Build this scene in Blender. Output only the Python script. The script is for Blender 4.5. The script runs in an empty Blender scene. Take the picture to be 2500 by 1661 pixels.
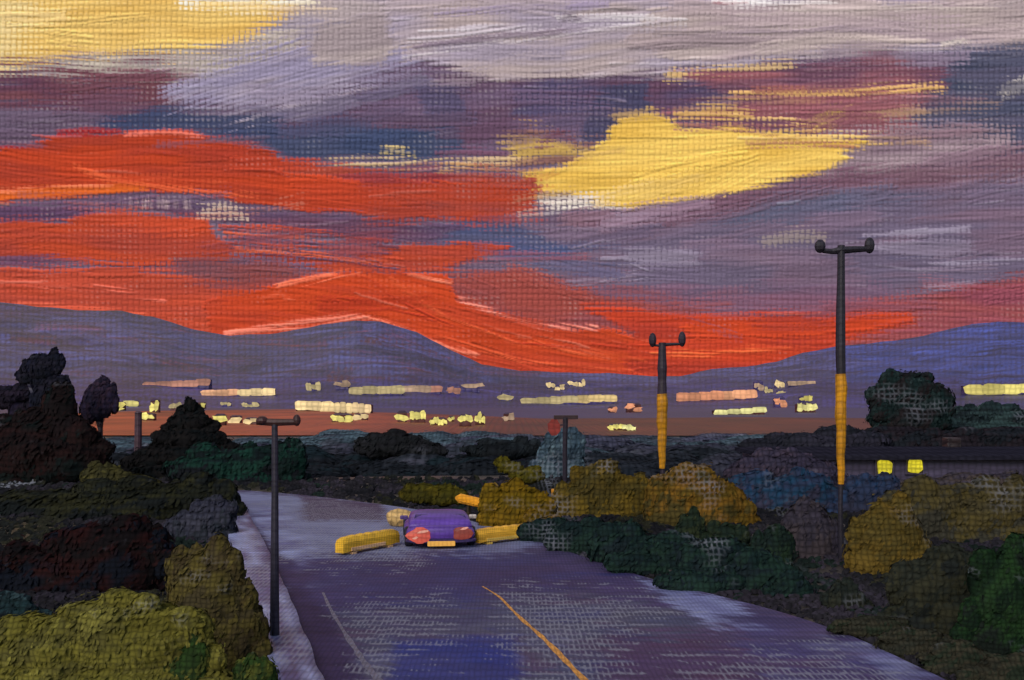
import bpy, bmesh, math, random
import numpy as np
from mathutils import Vector

# ------------------------------------------------------------------ camera, world, sun, exposure
sc = bpy.context.scene
FPX, UC, VH, CAMH = 2400.0, 1180.0, 905.0, 3.75     # focal length and horizon of the view, eye height
cam_d = bpy.data.cameras.new('camera')
cam_d.sensor_width = 36.0
cam_d.lens = FPX / 2360.0 * 36.0
cam_d.shift_y = (VH - 784.0) / 2360.0
cam_d.clip_start, cam_d.clip_end = 0.1, 40000.0
cam = bpy.data.objects.new('camera', cam_d)
sc.collection.objects.link(cam)
cam.location = (0, 0, CAMH)
cam.rotation_euler = (math.radians(90), 0, 0)
sc.camera = cam

SUN_EL, SUN_AZ = math.radians(34), math.radians(205)   # soft evening light from behind and left of the viewer
world = bpy.data.worlds.new('World')
sc.world = world
world.use_nodes = True
wn = world.node_tree.nodes
wsky = wn.new('ShaderNodeTexSky')
wsky.sky_type = 'NISHITA'
wsky.sun_disc = False
wsky.sun_elevation = SUN_EL
wsky.sun_rotation = SUN_AZ
wn['Background'].inputs['Strength'].default_value = 0.09
world.node_tree.links.new(wsky.outputs[0], wn['Background'].inputs['Color'])

sun_d = bpy.data.lights.new('sun', 'SUN')
sun_d.energy = 1.5
sun_d.angle = math.radians(40)
sun_d.color = (1.0, 0.93, 0.86)
sun = bpy.data.objects.new('sun', sun_d)
sc.collection.objects.link(sun)
sd = Vector((math.sin(SUN_AZ) * math.cos(SUN_EL), math.cos(SUN_AZ) * math.cos(SUN_EL), math.sin(SUN_EL)))
sun.rotation_euler = sd.to_track_quat('Z', 'Y').to_euler()

sc.view_settings.view_transform = 'Standard'
sc.view_settings.look = 'None'
sc.view_settings.exposure = 0.0
sc.view_settings.gamma = 1.0
sc.view_settings.use_curve_mapping = False
sc.cycles.max_bounces = 5
sc.cycles.diffuse_bounces = 2
sc.cycles.glossy_bounces = 2
sc.cycles.use_denoising = True

# ------------------------------------------------------------------ helpers
random.seed(7)
RNG = np.random.default_rng(11)
LIGHT = 0.95       # light on a surface that faces the viewer, so that a colour seen becomes a base colour


def lin(c):
    c = np.asarray(c, dtype=np.float64) / 255.0
    return np.where(c <= 0.04045, c / 12.92, ((c + 0.055) / 1.055) ** 2.4)


def alb(c, k=1.0):
    return np.clip(lin(c) / LIGHT * k, 0, 0.9)


def P(u, v, d):
    return Vector(((u - UC) * d / FPX, d, CAMH - (v - VH) * d / FPX))


def gdepth(v, z=0.0):
    return (CAMH - z) * FPX / (v - VH)


def G(u, v, z=0.0):
    return P(u, v, gdepth(v, z))


_LAT = np.random.default_rng(3).random((512, 512)).astype(np.float32)


def vnoise(x, y, seed=0):
    x = np.asarray(x, np.float32) + seed * 17.31
    y = np.asarray(y, np.float32) + seed * 7.77
    xi = np.floor(x).astype(np.int32); yi = np.floor(y).astype(np.int32)
    fx = x - xi; fy = y - yi
    fx = fx * fx * (3 - 2 * fx); fy = fy * fy * (3 - 2 * fy)
    x0 = xi & 511; x1 = (xi + 1) & 511; y0 = yi & 511; y1 = (yi + 1) & 511
    return ((_LAT[y0, x0] * (1 - fx) + _LAT[y0, x1] * fx) * (1 - fy)
            + (_LAT[y1, x0] * (1 - fx) + _LAT[y1, x1] * fx) * fy)


def fbm(x, y, seed=0, o=3):
    s = 0; a = 1; t = 0
    for k in range(o):
        s = s + a * vnoise(x * 2 ** k, y * 2 ** k, seed + k * 5); t += a; a *= 0.5
    return s / t


def weave_h(a, b):
    a = a + 0.35 * (vnoise(a / 5, b / 5, 61) - .5); b = b + 0.35 * (vnoise(a / 5, b / 5, 63) - .5)
    ia = np.floor(a); ib = np.floor(b)
    sa = np.sin(np.pi * (a - ia)); sb = np.sin(np.pi * (b - ib))
    par = np.mod(ia + ib, 2) > .5
    return np.where(par, sa * (.55 + .45 * sb), sb * (.55 + .45 * sa))


class Paint:
    """Lays strokes of paint over a sheet of points (A, B)."""
    def __init__(self, A, B, base, pitch=12.8):
        self.A = A.astype(np.float32); self.B = B.astype(np.float32)
        self.C = np.empty(A.shape + (3,), np.float32); self.C[:] = lin(base)
        self.H = np.zeros(A.shape, np.float32)
        self.T = np.full(A.shape, 0.25, np.float32)
        self.W = weave_h(self.A / pitch, self.B / pitch).astype(np.float32)

    def area(self, poly, col, col2=None, ang=0.0, soft=6.0, dry=0.8, amp=0.16, thick=0.4, warp=1.0, op=1.0, seed=0, bend=1.0, wdry=0.5, bl=150., bw=3.6):
        poly = np.asarray(poly, np.float32)
        m = 70
        sel = ((self.A > poly[:, 0].min() - m) & (self.A < poly[:, 0].max() + m)
               & (self.B > poly[:, 1].min() - m) & (self.B < poly[:, 1].max() + m))
        idx = np.nonzero(sel.ravel())[0]
        if not len(idx):
            return
        a = self.A.ravel()[idx]; b = self.B.ravel()[idx]; w = self.W.ravel()[idx]
        wa = a + warp * 34 * (fbm(a / 110, b / 34, seed + 1) - .5)
        wb = b + warp * 20 * (fbm(a / 90, b / 30, seed + 2) - .5)
        inside = np.zeros(len(idx), bool); d2 = np.full(len(idx), 1e12, np.float32)
        n = len(poly)
        for i in range(n):
            x0, y0 = poly[i]; x1, y1 = poly[(i + 1) % n]
            dx, dy = x1 - x0, y1 - y0
            t = np.clip(((wa - x0) * dx + (wb - y0) * dy) / (dx * dx + dy * dy + 1e-9), 0, 1)
            d2 = np.minimum(d2, (wa - x0 - t * dx) ** 2 + (wb - y0 - t * dy) ** 2)
            if dy != 0:
                inside ^= ((y0 > wb) != (y1 > wb)) & (wa < x0 + (wb - y0) / dy * dx)
        s = np.sqrt(d2) * np.where(inside, 1, -1)
        ca, sa = math.cos(math.radians(ang)), math.sin(math.radians(ang))
        al = a * ca - b * sa; ac = a * sa + b * ca
        ac = ac + bend * 26 * (vnoise(a / 230, b / 160, seed + 3) - .5)
        br = .6 * vnoise(al / bl, ac / bw, seed + 4) + .4 * vnoise(al / (bl * .5), ac / (bw * .5), seed + 6)
        e = s / (soft * 2.1) + dry * 2.4 * (br - .5) + wdry * 1.6 * (w - .55)
        alpha = np.clip(.5 + e, 0, 1); alpha = alpha * alpha * (3 - 2 * alpha) * op
        c1 = lin(col); c2 = lin(col2 if col2 is not None else col)
        mix = np.clip((fbm(al / 170, ac / 26, seed + 7) - .5) * 3.2 + .5, 0, 1)[:, None]
        c = (c1 + (c2 - c1) * mix) * (1 + amp * 2.2 * (br - .5))[:, None]
        al1 = alpha[:, None]
        C = self.C.reshape(-1, 3); H = self.H.ravel(); T = self.T.ravel()
        C[idx] = C[idx] * (1 - al1) + c * al1
        ridge = np.exp(-((s - soft * .6) / 5.0) ** 2) * thick * .8
        H[idx] = H[idx] * (1 - alpha) + alpha * (thick * br * 1.6 + ridge)
        T[idx] = T[idx] * (1 - alpha) + alpha * thick
        self.C = C.reshape(self.C.shape); self.H = H.reshape(self.A.shape); self.T = T.reshape(self.A.shape)

    def stroke(self, pts, wd, col, **k):
        """A brush stroke along pts, wd wide."""
        p = np.asarray(pts, np.float32)
        q = np.linspace(0, 1, 9); tt = np.linspace(0, 1, len(p))
        p = np.stack([np.interp(q, tt, p[:, 0]), np.interp(q, tt, p[:, 1])], 1); t = np.gradient(p, axis=0); t /= np.linalg.norm(t, axis=1)[:, None] + 1e-9
        nrm = np.stack([-t[:, 1], t[:, 0]], 1) * wd / 2 * (.25 + .75 * np.sin(np.pi * np.clip(q * .86 + .1, 0, 1)) ** .5)[:, None]
        k.setdefault('ang', -math.degrees(math.atan2(p[-1, 1] - p[0, 1], p[-1, 0] - p[0, 0])))
        k.setdefault('warp', .5); k.setdefault('soft', 5.0)
        self.area(np.concatenate([p + nrm, (p - nrm)[::-1]]), col, **k)

# ------------------------------------------------------------------ sky: a far backdrop of sunset cloud that gives off its own light
def sky_paint():
    us = np.concatenate([-9000 + 8900 * np.linspace(0, 1, 50) ** .6, np.arange(-60, 2421, 2.3), 2421 + 40 + 8900 * np.linspace(0, 1, 50) ** 1.7])
    vs = np.concatenate([-4200 + 4100 * np.linspace(0, 0, 31) ** .7, np.arange(-60, 962, 2.3)])
    U, V = np.meshgrid(us, vs)
    p = Paint(U, V, (106, 88, 107), 12.8)
    L, R = -9500, 12000
    a = p.area
    # wide grounds
    a([(L, -4500), (R, -4500), (R, 150), (L, 150)], (152, 140, 158), (168, 152, 154), thick=.4, soft=30, amp=.12, seed=1)
    a([(L, 130), (R, 130), (R, 330), (L, 330)], (93, 72, 93), (106, 86, 109), thick=.25, soft=18, seed=2)
    a([(L, 320), (R, 320), (R, 640), (L, 640)], (104, 82, 104), (113, 97, 118), thick=.25, soft=18, seed=3)
    a([(L, 620), (R, 620), (R, 970), (L, 970)], (160, 66, 53), (136, 70, 73), thick=.3, soft=18, seed=4)
    # upper left: yellow light and lilac
    a([(-400, 100), (560, 90), (700, 60), (640, 190), (300, 178), (-400, 190)], (158, 144, 146), (186, 172, 158), thick=.2, seed=5, soft=9)
    a([(-400, -90), (610, -90), (690, 20), (650, 45), (560, 96), (430, 118), (180, 128), (40, 160), (-400, 168)], (226, 186, 104), (216, 172, 88), thick=.35, soft=10, dry=.8, wdry=.9, seed=6)
    a([(-60, -20), (62, -10), (60, 60), (30, 168), (-60, 175)], (222, 200, 146), (228, 208, 160), thick=.15, soft=24, op=.6, wdry=1.3, seed=7)
    a([(390, -90), (730, -90), (720, 6), (560, 18), (420, 10)], (228, 222, 208), (214, 200, 176), thick=.15, soft=9, wdry=1.2, seed=8)
    a([(-400, 176), (150, 160), (372, 158), (420, 196), (390, 246), (150, 256), (-400, 268)], (93, 59, 77), (109, 66, 75), thick=.2, soft=26, dry=1.2, seed=9)
    a([(-400, 262), (190, 252), (230, 305), (90, 318), (-400, 340)], (102, 86, 107), (90, 72, 91), thick=.2, seed=10)
    a([(190, 262), (400, 246), (640, 262), (760, 300), (650, 352), (570, 330), (450, 304), (240, 300)], (61, 68, 98), (72, 75, 102), thick=.15, soft=10, seed=11)
    a([(372, 196), (560, 130), (800, 70), (900, 40), (1000, 120), (860, 190), (700, 252), (560, 262), (400, 236)], (160, 146, 160), (142, 132, 158), ang=14, thick=.6, soft=20, amp=.2, seed=12)
    a([(720, 60), (880, 28), (918, 100), (880, 150), (720, 150)], (166, 150, 150), (152, 136, 140), ang=10, thick=.5, seed=13, soft=8)
    a([(640, 290), (760, 250), (1000, 160), (1400, 190), (1460, 250), (1300, 330), (1000, 350), (660, 372)], (95, 70, 91), (106, 86, 111), ang=4, thick=.2, soft=12, seed=14)
    a([(620, 330), (760, 292), (1050, 292), (1080, 340), (1010, 362), (680, 370)], (59, 68, 97), (70, 75, 102), thick=.15, seed=15)
    a([(560, 250), (700, 236), (900, 190), (980, 168), (1010, 190), (860, 240), (700, 290)], (115, 106, 128), (100, 91, 118), ang=16, thick=.5, seed=16, op=.8)
    a([(960, 200), (1040, 190), (1080, 260), (1030, 290), (980, 270)], (75, 73, 102), thick=.15, seed=17, op=.7)
    # top band
    a([(900, -90), (2700, -90), (2700, 60), (2200, 110), (1900, 130), (1500, 172), (1150, 190), (1000, 145), (930, 120), (880, 40)], (158, 144, 160), (170, 152, 152), ang=3, thick=.7, soft=10, amp=.22, seed=18)
    a([(1500, 20), (1800, 4), (2700, 10), (2700, 110), (2200, 96), (1900, 118), (1560, 140), (1430, 96)], (172, 154, 152), (160, 140, 146), ang=2, thick=.75, amp=.22, seed=19)
    for i, (x0, y0, x1, y1, c) in enumerate([(930, 130, 1500, 52, (196, 184, 188)), (960, 110, 1340, 66, (117, 100, 116)), (1280, 40, 1580, 46, (206, 196, 198)), (1490, 62, 1560, 52, (188, 172, 178)),
                                             (940, 92, 1250, 60, (186, 174, 182)), (2170, 104, 2240, 94, (212, 196, 186)), (1700, 30, 2300, 18, (192, 176, 170)), (1600, 80, 2200, 60, (146, 128, 138)),
                                             (1000, 30, 1400, 8, (146, 130, 156)), (1800, 104, 2130, 92, (188, 170, 164)), (1450, 110, 1740, 92, (127, 111, 116)), (1290, 44, 1340, 38, (86, 72, 88))]):
        p.stroke([(x0, y0), ((x0 + x1) / 2, (y0 + y1) / 2 - 6), (x1, y1)], 9 + i % 3 * 3, c, thick=.9, seed=20 + i, dry=1.0, op=.8)
    p.stroke([(1640, 2), (1700, 6), (1780, -2)], 14, (232, 226, 224), seed=33, thick=.3)
    p.stroke([(1645, 4), (1680, 10), (1720, 4)], 10, (140, 60, 76), seed=34)
    # right: plum stripes, slate edge
    a([(1180, 190), (1480, 176), (1700, 190), (1660, 240), (1450, 262), (1180, 260)], (82, 73, 102), (97, 68, 89), thick=.2, seed=36)
    a([(1390, 196), (1500, 182), (1490, 290), (1420, 330), (1330, 330), (1340, 290)], (66, 66, 93), (77, 72, 98), thick=.2, seed=37, op=.9)
    a([(1550, 168), (1800, 150), (2040, 126), (2180, 150), (2190, 210), (2080, 250), (2140, 300), (2060, 336), (1800, 306), (1560, 270), (1500, 262), (1700, 236), (1640, 206)], (146, 88, 96), (108, 73, 91), ang=2, thick=.4, soft=8, amp=.25, seed=38)
    a([(2190, 120), (2800, 70), (2800, 420), (2330, 400), (2160, 330), (2100, 270), (2180, 200)], (70, 73, 95), (86, 82, 104), thick=.2, soft=14, seed=39, dry=.8)
    p.stroke([(2310, 215), (2340, 200), (2400, 180)], 26, (176, 166, 162), seed=40, wdry=1.4, dry=1)
    # yellow cloud
    a([(1880, 300), (2100, 290), (2330, 300), (2320, 380), (2080, 420), (1860, 440)], (156, 134, 142), (126, 104, 116), thick=.2, wdry=1.2, soft=14, seed=41)
    a([(2080, 380), (2400, 350), (2800, 360), (2800, 440), (2300, 430)], (117, 82, 95), (106, 86, 107), thick=.3, seed=42)
    a([(1168, 330), (1220, 298), (1300, 322), (1330, 335), (1420, 318), (1440, 360), (1330, 396), (1180, 372)], (188, 152, 82), (122, 86, 81), thick=.6, dry=1.3, wdry=1.2, soft=9, amp=.3, seed=43)
    a([(1190, 404), (1290, 388), (1400, 318), (1436, 268), (1500, 256), (1570, 286), (1700, 286), (1760, 308), (1880, 318), (2050, 322), (1940, 348), (1960, 366), (1850, 408), (1700, 444), (1560, 466), (1450, 482), (1340, 462), (1224, 440)], (232, 190, 92), (220, 174, 74), ang=2, thick=.7, soft=6, amp=.17, dry=.7, seed=44)
    a([(1240, 444), (1340, 452), (1450, 472), (1460, 490), (1330, 482), (1230, 470)], (206, 194, 182), (186, 166, 160), thick=.1, wdry=1.6, soft=6, seed=45)
    for i, (pts, wd, c) in enumerate([
            ([(1560, 286), (1750, 294), (1960, 322)], 12, (140, 86, 92)), ([(1720, 334), (1840, 326), (1960, 336)], 11, (158, 100, 84)), ([(1800, 312), (1930, 316), (2060, 318)], 8, (232, 192, 108)),
            ([(1690, 216), (1900, 212), (2170, 200)], 9, (224, 176, 104)), ([(1740, 208), (1900, 206), (2050, 212)], 6, (141, 85, 79)), ([(1560, 262), (1640, 252), (1730, 262)], 22, (206, 162, 92)),
            ([(1700, 280), (1800, 270), (1930, 288)], 7, (222, 180, 112)), ([(1540, 176), (1560, 170), (1580, 178)], 22, (214, 176, 110)), ([(1580, 168), (1700, 158), (1820, 146)], 12, (204, 170, 118)),
            ([(1876, 286), (1910, 262), (1952, 254)], 28, (214, 176, 88)), ([(1980, 254), (2060, 262), (2130, 260)], 30, (170, 132, 104)), ([(2000, 236), (2090, 226), (2200, 216)], 8, (82, 70, 88)),
            ([(760, 378), (950, 378), (1190, 368)], 13, (204, 172, 126)), ([(880, 350), (910, 346), (960, 358)], 12, (220, 190, 116)), ([(1010, 392), (1100, 386), (1200, 388)], 12, (186, 136, 90)),
            ([(1080, 400), (1140, 398), (1190, 408)], 16, (141, 46, 56)), ([(1000, 352), (1080, 350), (1170, 352)], 12, (109, 70, 91)), ([(1240, 330), (1290, 310), (1330, 328)], 26, (111, 63, 75))]):
        p.stroke(pts, wd, c, thick=.6, seed=50 + i, dry=1.5, wdry=1.0, op=.8)
    # broad purple grey to the right
    a([(1290, 500), (1480, 482), (1720, 446), (1960, 392), (2300, 372), (2900, 400), (2900, 470), (2000, 480), (1700, 510), (1400, 540)], (111, 79, 95), (122, 93, 105), ang=6, thick=.3, seed=70, soft=9)
    a([(960, 560), (1120, 520), (1300, 540), (1600, 500), (1960, 432), (2400, 414), (4200, 420), (4200, 660), (2400, 640), (2100, 690), (1900, 712), (1600, 716), (1400, 690), (1180, 620)], (102, 90, 112), (115, 93, 112), ang=2, thick=.75, soft=14, amp=.2, seed=71)
    a([(1640, 520), (1760, 478), (1980, 436), (2360, 420), (2380, 440), (2000, 472), (1800, 520)], (86, 90, 114), (97, 88, 111), ang=7, thick=.6, seed=72, op=.8)
    a([(990, 560), (1080, 486), (1190, 510), (1300, 560), (1420, 572), (1300, 600), (1150, 590)], (76, 84, 122), (82, 82, 111), thick=.3, soft=9, seed=73)
    a([(1330, 640), (1700, 660), (1960, 650), (2140, 690), (1960, 730), (1600, 722), (1400, 700)], (122, 82, 102), (109, 86, 109), thick=.5, seed=74, op=.85, soft=14)
    for i in range(26):
        x = RNG.uniform(1250, 2350); y = RNG.uniform(500, 690); l = RNG.uniform(90, 260)
        p.stroke([(x, y), (x + l * .5, y - 5), (x + l, y - 12)], 3.5, [(158, 146, 166), (82, 77, 102), (127, 109, 127)][i % 3], thick=.8, seed=80 + i, dry=1.2, op=.6)
    p.stroke([(1760, 560), (1830, 545), (1900, 548)], 22, (160, 142, 130), wdry=1.6, dry=1.2, seed=107, op=.5)
    # red cloud bank
    RED, RED2, HOT = (180, 61, 32), (161, 57, 39), (196, 68, 27)
    a([(640, 372), (760, 378), (900, 398), (1230, 404), (1250, 446), (900, 440), (660, 420)], (138, 55, 60), (160, 68, 53), thick=.3, seed=110, dry=1)
    a([(-900, 356), (-60, 352), (120, 318), (300, 302), (430, 300), (480, 318), (590, 334), (636, 356), (656, 396), (800, 412), (950, 416), (1150, 424), (1236, 438), (1240, 476), (1100, 506), (900, 496), (640, 478), (560, 470), (460, 444), (250, 434), (100, 458), (-900, 470)],
      RED, RED2, ang=-6, thick=.8, soft=5, amp=.17, seed=111, bend=1.6)
    a([(860, 430), (1240, 436), (1240, 500), (1060, 512), (880, 480)], (169, 65, 46), (136, 66, 63), thick=.3, seed=112, wdry=1.3, op=.7, soft=12)
    p.stroke([(-60, 462), (80, 448), (200, 438), (340, 432)], 24, (202, 89, 30), seed=113, thick=.7)
    p.stroke([(-60, 440), (120, 432), (260, 430)], 7, (232, 124, 86), seed=114, thick=.9, dry=1)
    p.stroke([(170, 380), (260, 420), (420, 440), (600, 452)], 7, (211, 89, 51), seed=115, thick=.9, dry=1, op=.8)
    p.stroke([(300, 352), (500, 350), (650, 400)], 8, (156, 52, 37), seed=116, thick=.9, dry=1, op=.7)
    p.stroke([(130, 306), (200, 300), (270, 304)], 12, (149, 39, 43), seed=117)
    p.stroke([(-60, 346), (20, 340), (60, 344)], 10, (145, 33, 44), seed=118)
    p.stroke([(290, 310), (380, 303), (460, 312)], 6, (226, 112, 92), seed=119, thick=.9)
    a([(-900, 474), (210, 472), (240, 500), (100, 516), (-900, 530)], (100, 68, 95), (88, 63, 91), thick=.2, seed=120)
    a([(250, 470), (460, 468), (640, 486), (900, 506), (1070, 520), (980, 560), (860, 560), (640, 520), (470, 496)], (100, 66, 86), (88, 68, 95), ang=-5, thick=.5, seed=121, dry=1, soft=8)
    a([(-900, 540), (100, 508), (250, 490), (470, 498), (500, 540), (560, 574), (800, 590), (880, 572), (1050, 552), (1170, 566), (1110, 596), (980, 622), (800, 628), (640, 612), (480, 600), (330, 612), (200, 602), (-900, 606)], (180, 66, 39), (163, 63, 48), ang=-3, thick=.5, soft=6, seed=122)
    a([(-900, 590), (60, 592), (190, 604), (60, 616), (-900, 624)], (104, 68, 91), thick=.2, seed=123)
    for i in range(9):
        y = 512 + i * 9
        p.stroke([(500 + i * 6, y), (700, y + 10), (880 + (i % 3) * 20, y + 36)], 6, [(93, 61, 81), (178, 66, 43), (108, 59, 70), (196, 85, 56)][i % 4], seed=125 + i, thick=.9, dry=.8)
    p.stroke([(540, 596), (620, 602), (720, 612)], 16, (109, 88, 114), seed=135, wdry=1.6, dry=1)
    a([(400, 600), (640, 590), (680, 620), (560, 650), (430, 640)], (115, 70, 77), (138, 66, 60), thick=.2, seed=136, wdry=1.2, op=.8)
    p.stroke([(470, 488), (510, 482), (570, 496)], 20, (196, 170, 150), seed=137, wdry=1.8, dry=1.8, op=.75)
    for i in range(13):
        p.stroke([(282 + i * 13, 460 + i % 2), (282 + i * 13, 468), (282 + i * 13, 476)], 5, (208, 178, 172), seed=140 + i, thick=.2, op=float(RNG.uniform(.15, .6)))
    # lowest red band down to the hills
    a([(-900, 622), (60, 620), (260, 622), (420, 640), (560, 664), (640, 700), (560, 790), (-900, 790)], (172, 68, 51), (183, 70, 46), ang=-4, thick=.4, soft=7, seed=155)
    a([(480, 690), (620, 655), (800, 626), (900, 624), (1030, 634), (1056, 690), (1130, 716), (1240, 752), (1380, 756), (1460, 778), (1600, 786), (1900, 770), (1960, 800), (1900, 960), (480, 960)], (191, 65, 30), (178, 61, 37), ang=-8, thick=.85, soft=5, amp=.16, seed=156, bend=2)
    a([(1050, 640), (1190, 622), (1330, 668), (1460, 688), (1640, 716), (1560, 760), (1380, 744), (1240, 740), (1130, 706), (1064, 684)], (152, 70, 63), (136, 72, 77), thick=.25, wdry=1.0, seed=157, soft=7)
    a([(1340, 700), (1600, 722), (1900, 724), (2110, 718), (2096, 746), (1940, 780), (1940, 960), (1380, 960), (1460, 770)], (189, 61, 34), (171, 57, 41), thick=.6, seed=158, soft=7)
    a([(1560, 748), (1900, 736), (2100, 724), (2100, 746), (1900, 772), (1600, 786)], (202, 68, 29), (185, 61, 34), thick=.8, seed=159, soft=6)
    a([(1930, 704), (2140, 680), (2360, 640), (4200, 600), (4200, 960), (1940, 960), (1940, 790), (2110, 752), (2110, 716)], (138, 70, 84), (147, 74, 77), thick=.4, seed=160, soft=8, wdry=.8)
    for i, (pts, wd, c) in enumerate([
            ([(1056, 690), (1130, 716), (1240, 752), (1380, 754)], 7, (232, 130, 112)), ([(800, 634), (850, 640), (930, 700), (1100, 770)], 6, (160, 48, 30)), ([(640, 660), (720, 640), (830, 628)], 7, (232, 108, 76)),
            ([(600, 690), (640, 678), (680, 694)], 7, (228, 104, 72)), ([(520, 770), (660, 752), (800, 730), (850, 732)], 12, (226, 120, 98)), ([(840, 730), (920, 752), (1010, 796), (1100, 820)], 9, (228, 118, 92)),
            ([(900, 640), (1000, 720), (1200, 790), (1480, 830)], 7, (207, 85, 48)), ([(700, 690), (860, 690), (1000, 740)], 5, (165, 50, 30)), ([(940, 630), (990, 640), (1040, 650)], 8, (232, 120, 90)),
            ([(1500, 812), (1640, 816), (1820, 800)], 6, (232, 100, 52)), ([(60, 660), (220, 660), (380, 690)], 5, (220, 104, 84)), ([(40, 706), (200, 714), (330, 722)], 8, (205, 89, 63)),
            ([(1100, 780), (1300, 800), (1500, 796)], 6, (169, 52, 32)), ([(1000, 768), (1200, 832), (1460, 852)], 6, (205, 81, 46))]):
        p.stroke(pts, wd, c, thick=1.0, seed=170 + i, dry=.9, wdry=.2)
    # wet strokes that drag one colour into the next
    g2 = np.random.default_rng(5)
    iu = np.nonzero((us > -60) & (us < 2421))[0]; iv = np.nonzero((vs > -60) & (vs < 880))[0]
    for i in range(330):
        ku = g2.choice(iu); kv = g2.choice(iv); x, y = us[ku], vs[kv]
        c = p.C[kv, ku]; c = np.where(c <= .0031308, c * 12.92, 1.055 * c ** (1 / 2.4) - .055) * 255
        l = g2.uniform(90, 260); sl = g2.normal(-.03, .07) + (.16 if x > 1150 and 330 < y < 560 else 0) * -1
        if 600 < y and 850 < x < 1500:
            sl += .28
        dx = g2.uniform(-.75, .1) * l; wd_, op_ = g2.uniform(14, 40), g2.uniform(.45, .85)
        far_c = [p.C[np.clip(np.searchsorted(vs, y + q * sl), 0, len(vs) - 1), np.clip(np.searchsorted(us, x + q), 0, len(us) - 1)] for q in (dx, dx + l)]
        if max(np.abs(f - p.C[kv, ku]).max() for f in far_c) > .14:
            wd_, op_ = wd_ * .35, op_ * .6
        p.stroke([(x + dx, y + dx * sl), (x + dx + l * .5, y + (dx + l * .5) * sl + g2.normal(0, 4)), (x + dx + l, y + (dx + l) * sl)], wd_, c * g2.uniform(.94, 1.06),
                 seed=400 + i, thick=g2.uniform(.3, .9), dry=1.3, wdry=.9, op=op_, soft=6)
    for i in range(170):
        ku = g2.choice(iu); kv = g2.choice(iv); x, y = us[ku], vs[kv]
        if p.T[kv, ku] < .38:
            continue
        c = p.C[kv, ku]; c = np.where(c <= .0031308, c * 12.92, 1.055 * c ** (1 / 2.4) - .055) * 255
        l = g2.uniform(40, 170); sl = g2.normal(-.03, .05) + (.26 if 600 < y and 850 < x < 1500 else -.10 if x > 1150 and 330 < y < 560 else 0)
        c = c * .82 + 46 if i % 5 < 3 else c * .74
        p.stroke([(x - l / 2, y - sl * l / 2), (x, y + g2.normal(0, 2)), (x + l / 2, y + sl * l / 2)], 2.4, c, seed=900 + i, thick=.9, dry=.8, wdry=.3, op=g2.uniform(.35, .8), soft=2)
    # light on the relief of the paint and on the cloth below it
    gv = np.gradient(p.H, axis=0); gu = np.gradient(p.H, axis=1)
    wv = np.gradient(p.W, axis=0); wu = np.gradient(p.W, axis=1)
    thin = np.clip(1 - p.T * .7, .4, 1)
    dense = ((U > -62) & (U < 2422) & (V > -62)).astype(np.float32)
    # lower left of a bump is lit a little less than its upper right
    sh = 1 + dense * (np.clip(.8 * gv + .25 * gu, -.35, .5) + thin * (.60 * wv + .34 * wu + .62 * (np.maximum(p.W, 0) ** .7 - .72)))
    C = p.C * 1.12 * np.clip(sh, .45, 1.7)[..., None]
    ground_seen = np.clip((fbm(U / 60, V / 40, 310) - .52) * 5, 0, 1) * np.clip((p.W - .78) * 5, 0, 1) * np.clip(1.2 - p.T * 1.6, 0, 1) * dense * .42
    C = C + (np.array([.62, .56, .52]) - C) * (ground_seen * (.4 + .6 * vnoise(U / 9, V / 9, 311)))[..., None]
    spark = np.clip((vnoise(U / 4, V / 2.6, 300) - .86) * 9, 0, 1) * (p.W > .8) * dense * .06
    C = C + spark[..., None] * np.array([.55, .5, .5])
    lum = C.mean(axis=-1, keepdims=True)
    return U, V, np.clip(lum + (C - lum) * .97, 0.004, 1.0)


# ------------------------------------------------------------------ mesh and material helpers
COL = sc.collection


def mesh_obj(name, verts, faces, mat, parent=None, col=None, smooth=False, kind=None, bn=None):
    me = bpy.data.meshes.new(name)
    verts = np.asarray(verts, np.float32).reshape(-1, 3)
    if isinstance(faces, np.ndarray):
        n, k = faces.shape
        me.vertices.add(len(verts)); me.vertices.foreach_set('co', verts.ravel())
        me.loops.add(n * k); me.loops.foreach_set('vertex_index', faces.astype(np.int32).ravel())
        me.polygons.add(n); me.polygons.foreach_set('loop_start', np.arange(0, n * k, k, dtype=np.int32))
        me.update(calc_edges=True)
    else:
        me.from_pydata([tuple(map(float, v)) for v in verts], [], faces)
        me.update()
    if col is not None:
        at = me.color_attributes.new('Col', 'FLOAT_COLOR', 'POINT')
        c = np.asarray(col, np.float32)
        if c.shape[-1] == 3:
            c = np.concatenate([c, np.ones(c.shape[:-1] + (1,), np.float32)], -1)
        at.data.foreach_set('color', np.ascontiguousarray(c).ravel())
    if bn is not None:
        me.attributes.new('bn', 'FLOAT_VECTOR', 'POINT').data.foreach_set('vector', np.ascontiguousarray(bn, dtype=np.float32).ravel())
    if smooth:
        me.shade_smooth()
    me.materials.append(mat)
    o = bpy.data.objects.new(name, me)
    COL.objects.link(o)
    if parent is not None:
        o.parent = parent
    if kind:
        o['kind'] = kind
    return o


def empty(name, loc, label, cat, group=None, rz=0.0):
    o = bpy.data.objects.new(name, None)
    COL.objects.link(o)
    o.location = loc; o.rotation_euler = (0, 0, rz); o.empty_display_size = .3
    tag(o, label, cat, group)
    return o


def tag(o, label, cat, group=None):
    o['label'] = label; o['category'] = cat
    if group:
        o['group'] = group
    return o


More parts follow.
